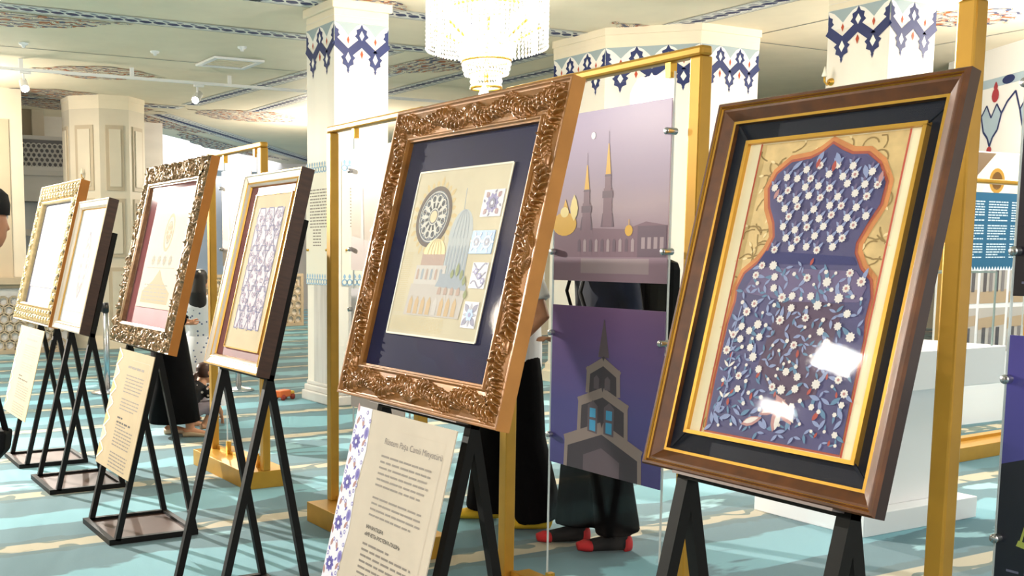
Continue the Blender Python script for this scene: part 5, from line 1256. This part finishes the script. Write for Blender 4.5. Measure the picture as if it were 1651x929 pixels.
g.add(vs, [(i*n+j, (i+1)*n+j, (i+1)*n+(j+1) % n, i*n+(j+1) % n) for i in range(len(prof)-1) for j in range(n)], 0, True); g.build('dress_skirt', DOT, t)
g = G(); g.ball(P(.03, -.1, .09), .014, 8); g.build('hair_clip', PWHITE, t)
# crouching child
t = thing('person', 'crouching child in black floral top with brown ponytail', 'person', (3.16, 8.62, 0), RF(-80))
g = G(); g.tube([(0, -.10, .17), (0, -.06, .25), (0, .0, .33), (0, .04, .38), (0, .06, .43)], [.09, .085, .09, .06, .034], 16, ry=[.08, .07, .07, .05, .034], flat=XA)
P = head(g, (0, .10, .475), .74)
for s in (-1, 1):
    g.tube([(s*.06, -.10, .15), (s*.10, .10, .22), (s*.09, .02, .05)], [.055, .045, .028], 12); g.tube([(s*.09, -.02, .035), (s*.09, .06, .03), (s*.09, .13, .022)], [.024, .028, .018], 10, ry=[.026, .024, .014])
    g.tube([(s*.09, .04, .365), (s*.13, .10, .25), (s*.10, .18, .13)], [.034, .027, .02], 10); hand(g, (s*.10, .18, .13), (0, .15, -1), (0, -1, 0), s, .6)
g.build('body', mat('child_skin', '#c9926f', .55, 0, .05, 25), t, remesh=.007, smooth_it=2); g = eyes(t, P, .74); g.build('eyebrows', HAIRR, t); hair_cap(t, P, HAIRR, .78, 0, ponytail=True)
g = G(); FT_ = dotted('floral_top', '#141216', '#d9cfc6', 26, .27); g.tube([(0, -.12, .14), (0, -.085, .22), (0, -.01, .33), (0, .035, .39)], [.115, .105, .10, .06], 16, ry=[.1, .088, .085, .06], flat=XA)
for s in (-1, 1): g.tube([(s*.07, .03, .36), (s*.115, .075, .29)], [.05, .045], 12)
g.build('blouse', FT_, t, remesh=.01, smooth_it=2)
g = G()
for s in (-1, 1): g.tube([(s*.06, -.11, .15), (s*.08, -.01, .19), (s*.10, .105, .22), (s*.097, .06, .12)], [.066, .06, .055, .042], 12)
g.build('leggings', mat('grey_leggings', '#8a7f88', .85), t, remesh=.01, smooth_it=2)
# visitor at the left edge of the view
k = .99; ft = ((-.1, 0), (.1, .05)); arms = (((-.23, -.06, 1.12), (-.24, -.02, .9), (0, .1, -1), (1, 0, 0)), ((.23, -.06, 1.12), (.24, -.02, .9), (0, .1, -1), (-1, 0, 0)))
t = thing('person', 'visitor with black cap at the left edge, mostly out of view', 'person', (.55, 4.275, 0), RF(-62))
P = body(t, k, ft, arms, headc=(0, .24, 1.635)); g = eyes(t, P, k); g.build('eyebrows', HAIRB, t); torso_cloth(t, k, mat('grey_tunic', '#b9b6b8', .85), 'tunic', .84, 'long', 1.0, arms=arms); trousers(t, k, ft, BLKP, .085)
g = G(); K = [(.02, .086, .105), (.06, .09, .108), (.10, .084, .10), (.122, .06, .075), (.13, .01, .01)]; ax = (P(1, 0, 0)-P(0, 0, 0)).normalized()
g.tube([P(0, -.008, z) for z, a, b_ in K], [a*k for z, a, b_ in K], 18, ry=[b_*k for z, a, b_ in K], flat=tuple(ax)); g.build('cap', mat('black_felt', '#100f12', .9), t)
# bag of that visitor
t = thing('shoulder_bag', 'black shoulder bag hanging at the left edge of the view', 'bag', (.735, 4.085, -.1), RF(-28))
g = G(); g.prism([(-.16, .86), (-.05, .80), (.022, .87), (.032, .945), (-.16, .96)], -.05, .05)
for i, (x, y, z) in enumerate(g.v): g.v[i] = (x, z, y)
flip(g).build('bag', mat('black_nylon', '#0f0f12'), t, bevel=.012)
g = G(); g.tube([(.018, 0, .94), (-.03, 0, 1.15), (-.1, 0, 1.42)], .012, 8); g.build('strap', mat('black_nylon', '#0f0f12'), t)

# ------------------------------------------------------------------ barrier posts and a toy on the carpet
def stanchion(x, y, label):
    t = thing('barrier_post', label, 'barrier post', (x, y, 0), group='steel barrier posts')
    g = G(); g.lathe([(.001, 0), (.17, 0), (.17, .012), (.12, .03), (.04, .045), (.03, .05)], 28); g.build('foot', STEEL, t)
    g = G(); g.tube([(0, 0, .045), (0, 0, .86)], .032, 16); g.build('post', STEEL, t)
    g = G(); g.tube([(0, 0, .86), (0, 0, .96)], .036, 16); g.build('belt_head', mat('black_plastic', '#17171a', .4), t)
    G().box(-.065, -.03, -.02, .02, .865, .955).build('belt_clip', mat('black_plastic', '#17171a'), t)
stanchion(3.14, 11.29, 'steel barrier post between the second and third pictures'); stanchion(4.45, 10.83, 'steel barrier post foot seen under the maroon picture')
t = thing('toy_truck', 'small orange toy truck on the carpet beside the marble pillar', 'toy', (4.58, 9.95, 0), .4)
G().box(-.10, .06, -.05, .05, .03, .10).build('body', mat('toy_orange', '#d8682a', .5), t, bevel=.01); G().box(.06, .12, -.045, .045, .03, .085).build('cab', mat('toy_yellow', '#dfb540', .5), t, bevel=.01)
for x in (-.06, .08):
    for y in (-.05, .05):
        g = G(); g.tube([(x, y-.01, .03), (x, y+.01, .03)], .03, 12); g.build('wheel', mat('toy_red', '#9c3526', .5), t)

# ------------------------------------------------------------------ small brass wall sconces
def sconce(x, y, z, ang, label):
    t = thing('wall_sconce', label, 'wall lamp', mw=faceM(x, y, z, ang), group='small brass wall sconces')
    g = G(); g.lathe([(.001, .02), (.03, .018), (.035, 0)], 14); g.build('back_plate', BRASS, t)
    g = G(); g.tube([(0, 0, .01), (0, -.03, .05), (0, 0, .09), (0, .04, .09)], .008, 8); g.build('arm', BRASS, t)
    g = G(); g.tube([(0, .04, .09), (0, .05, .09), (0, .09, .09), (0, .13, .09)], [.02, .024, .012, .004], 10); g.build('candle_bulb', mat('frosted_bulb', '#f6efe0', .4), t)
sconce(8.588, 6.8, 3.02, PI, 'brass sconce on the square pillar above the dark walnut frame')
sconce(4.37, 16.68, 2.62, -3*PI/4, 'brass sconce on the cream panelled pier at far left')
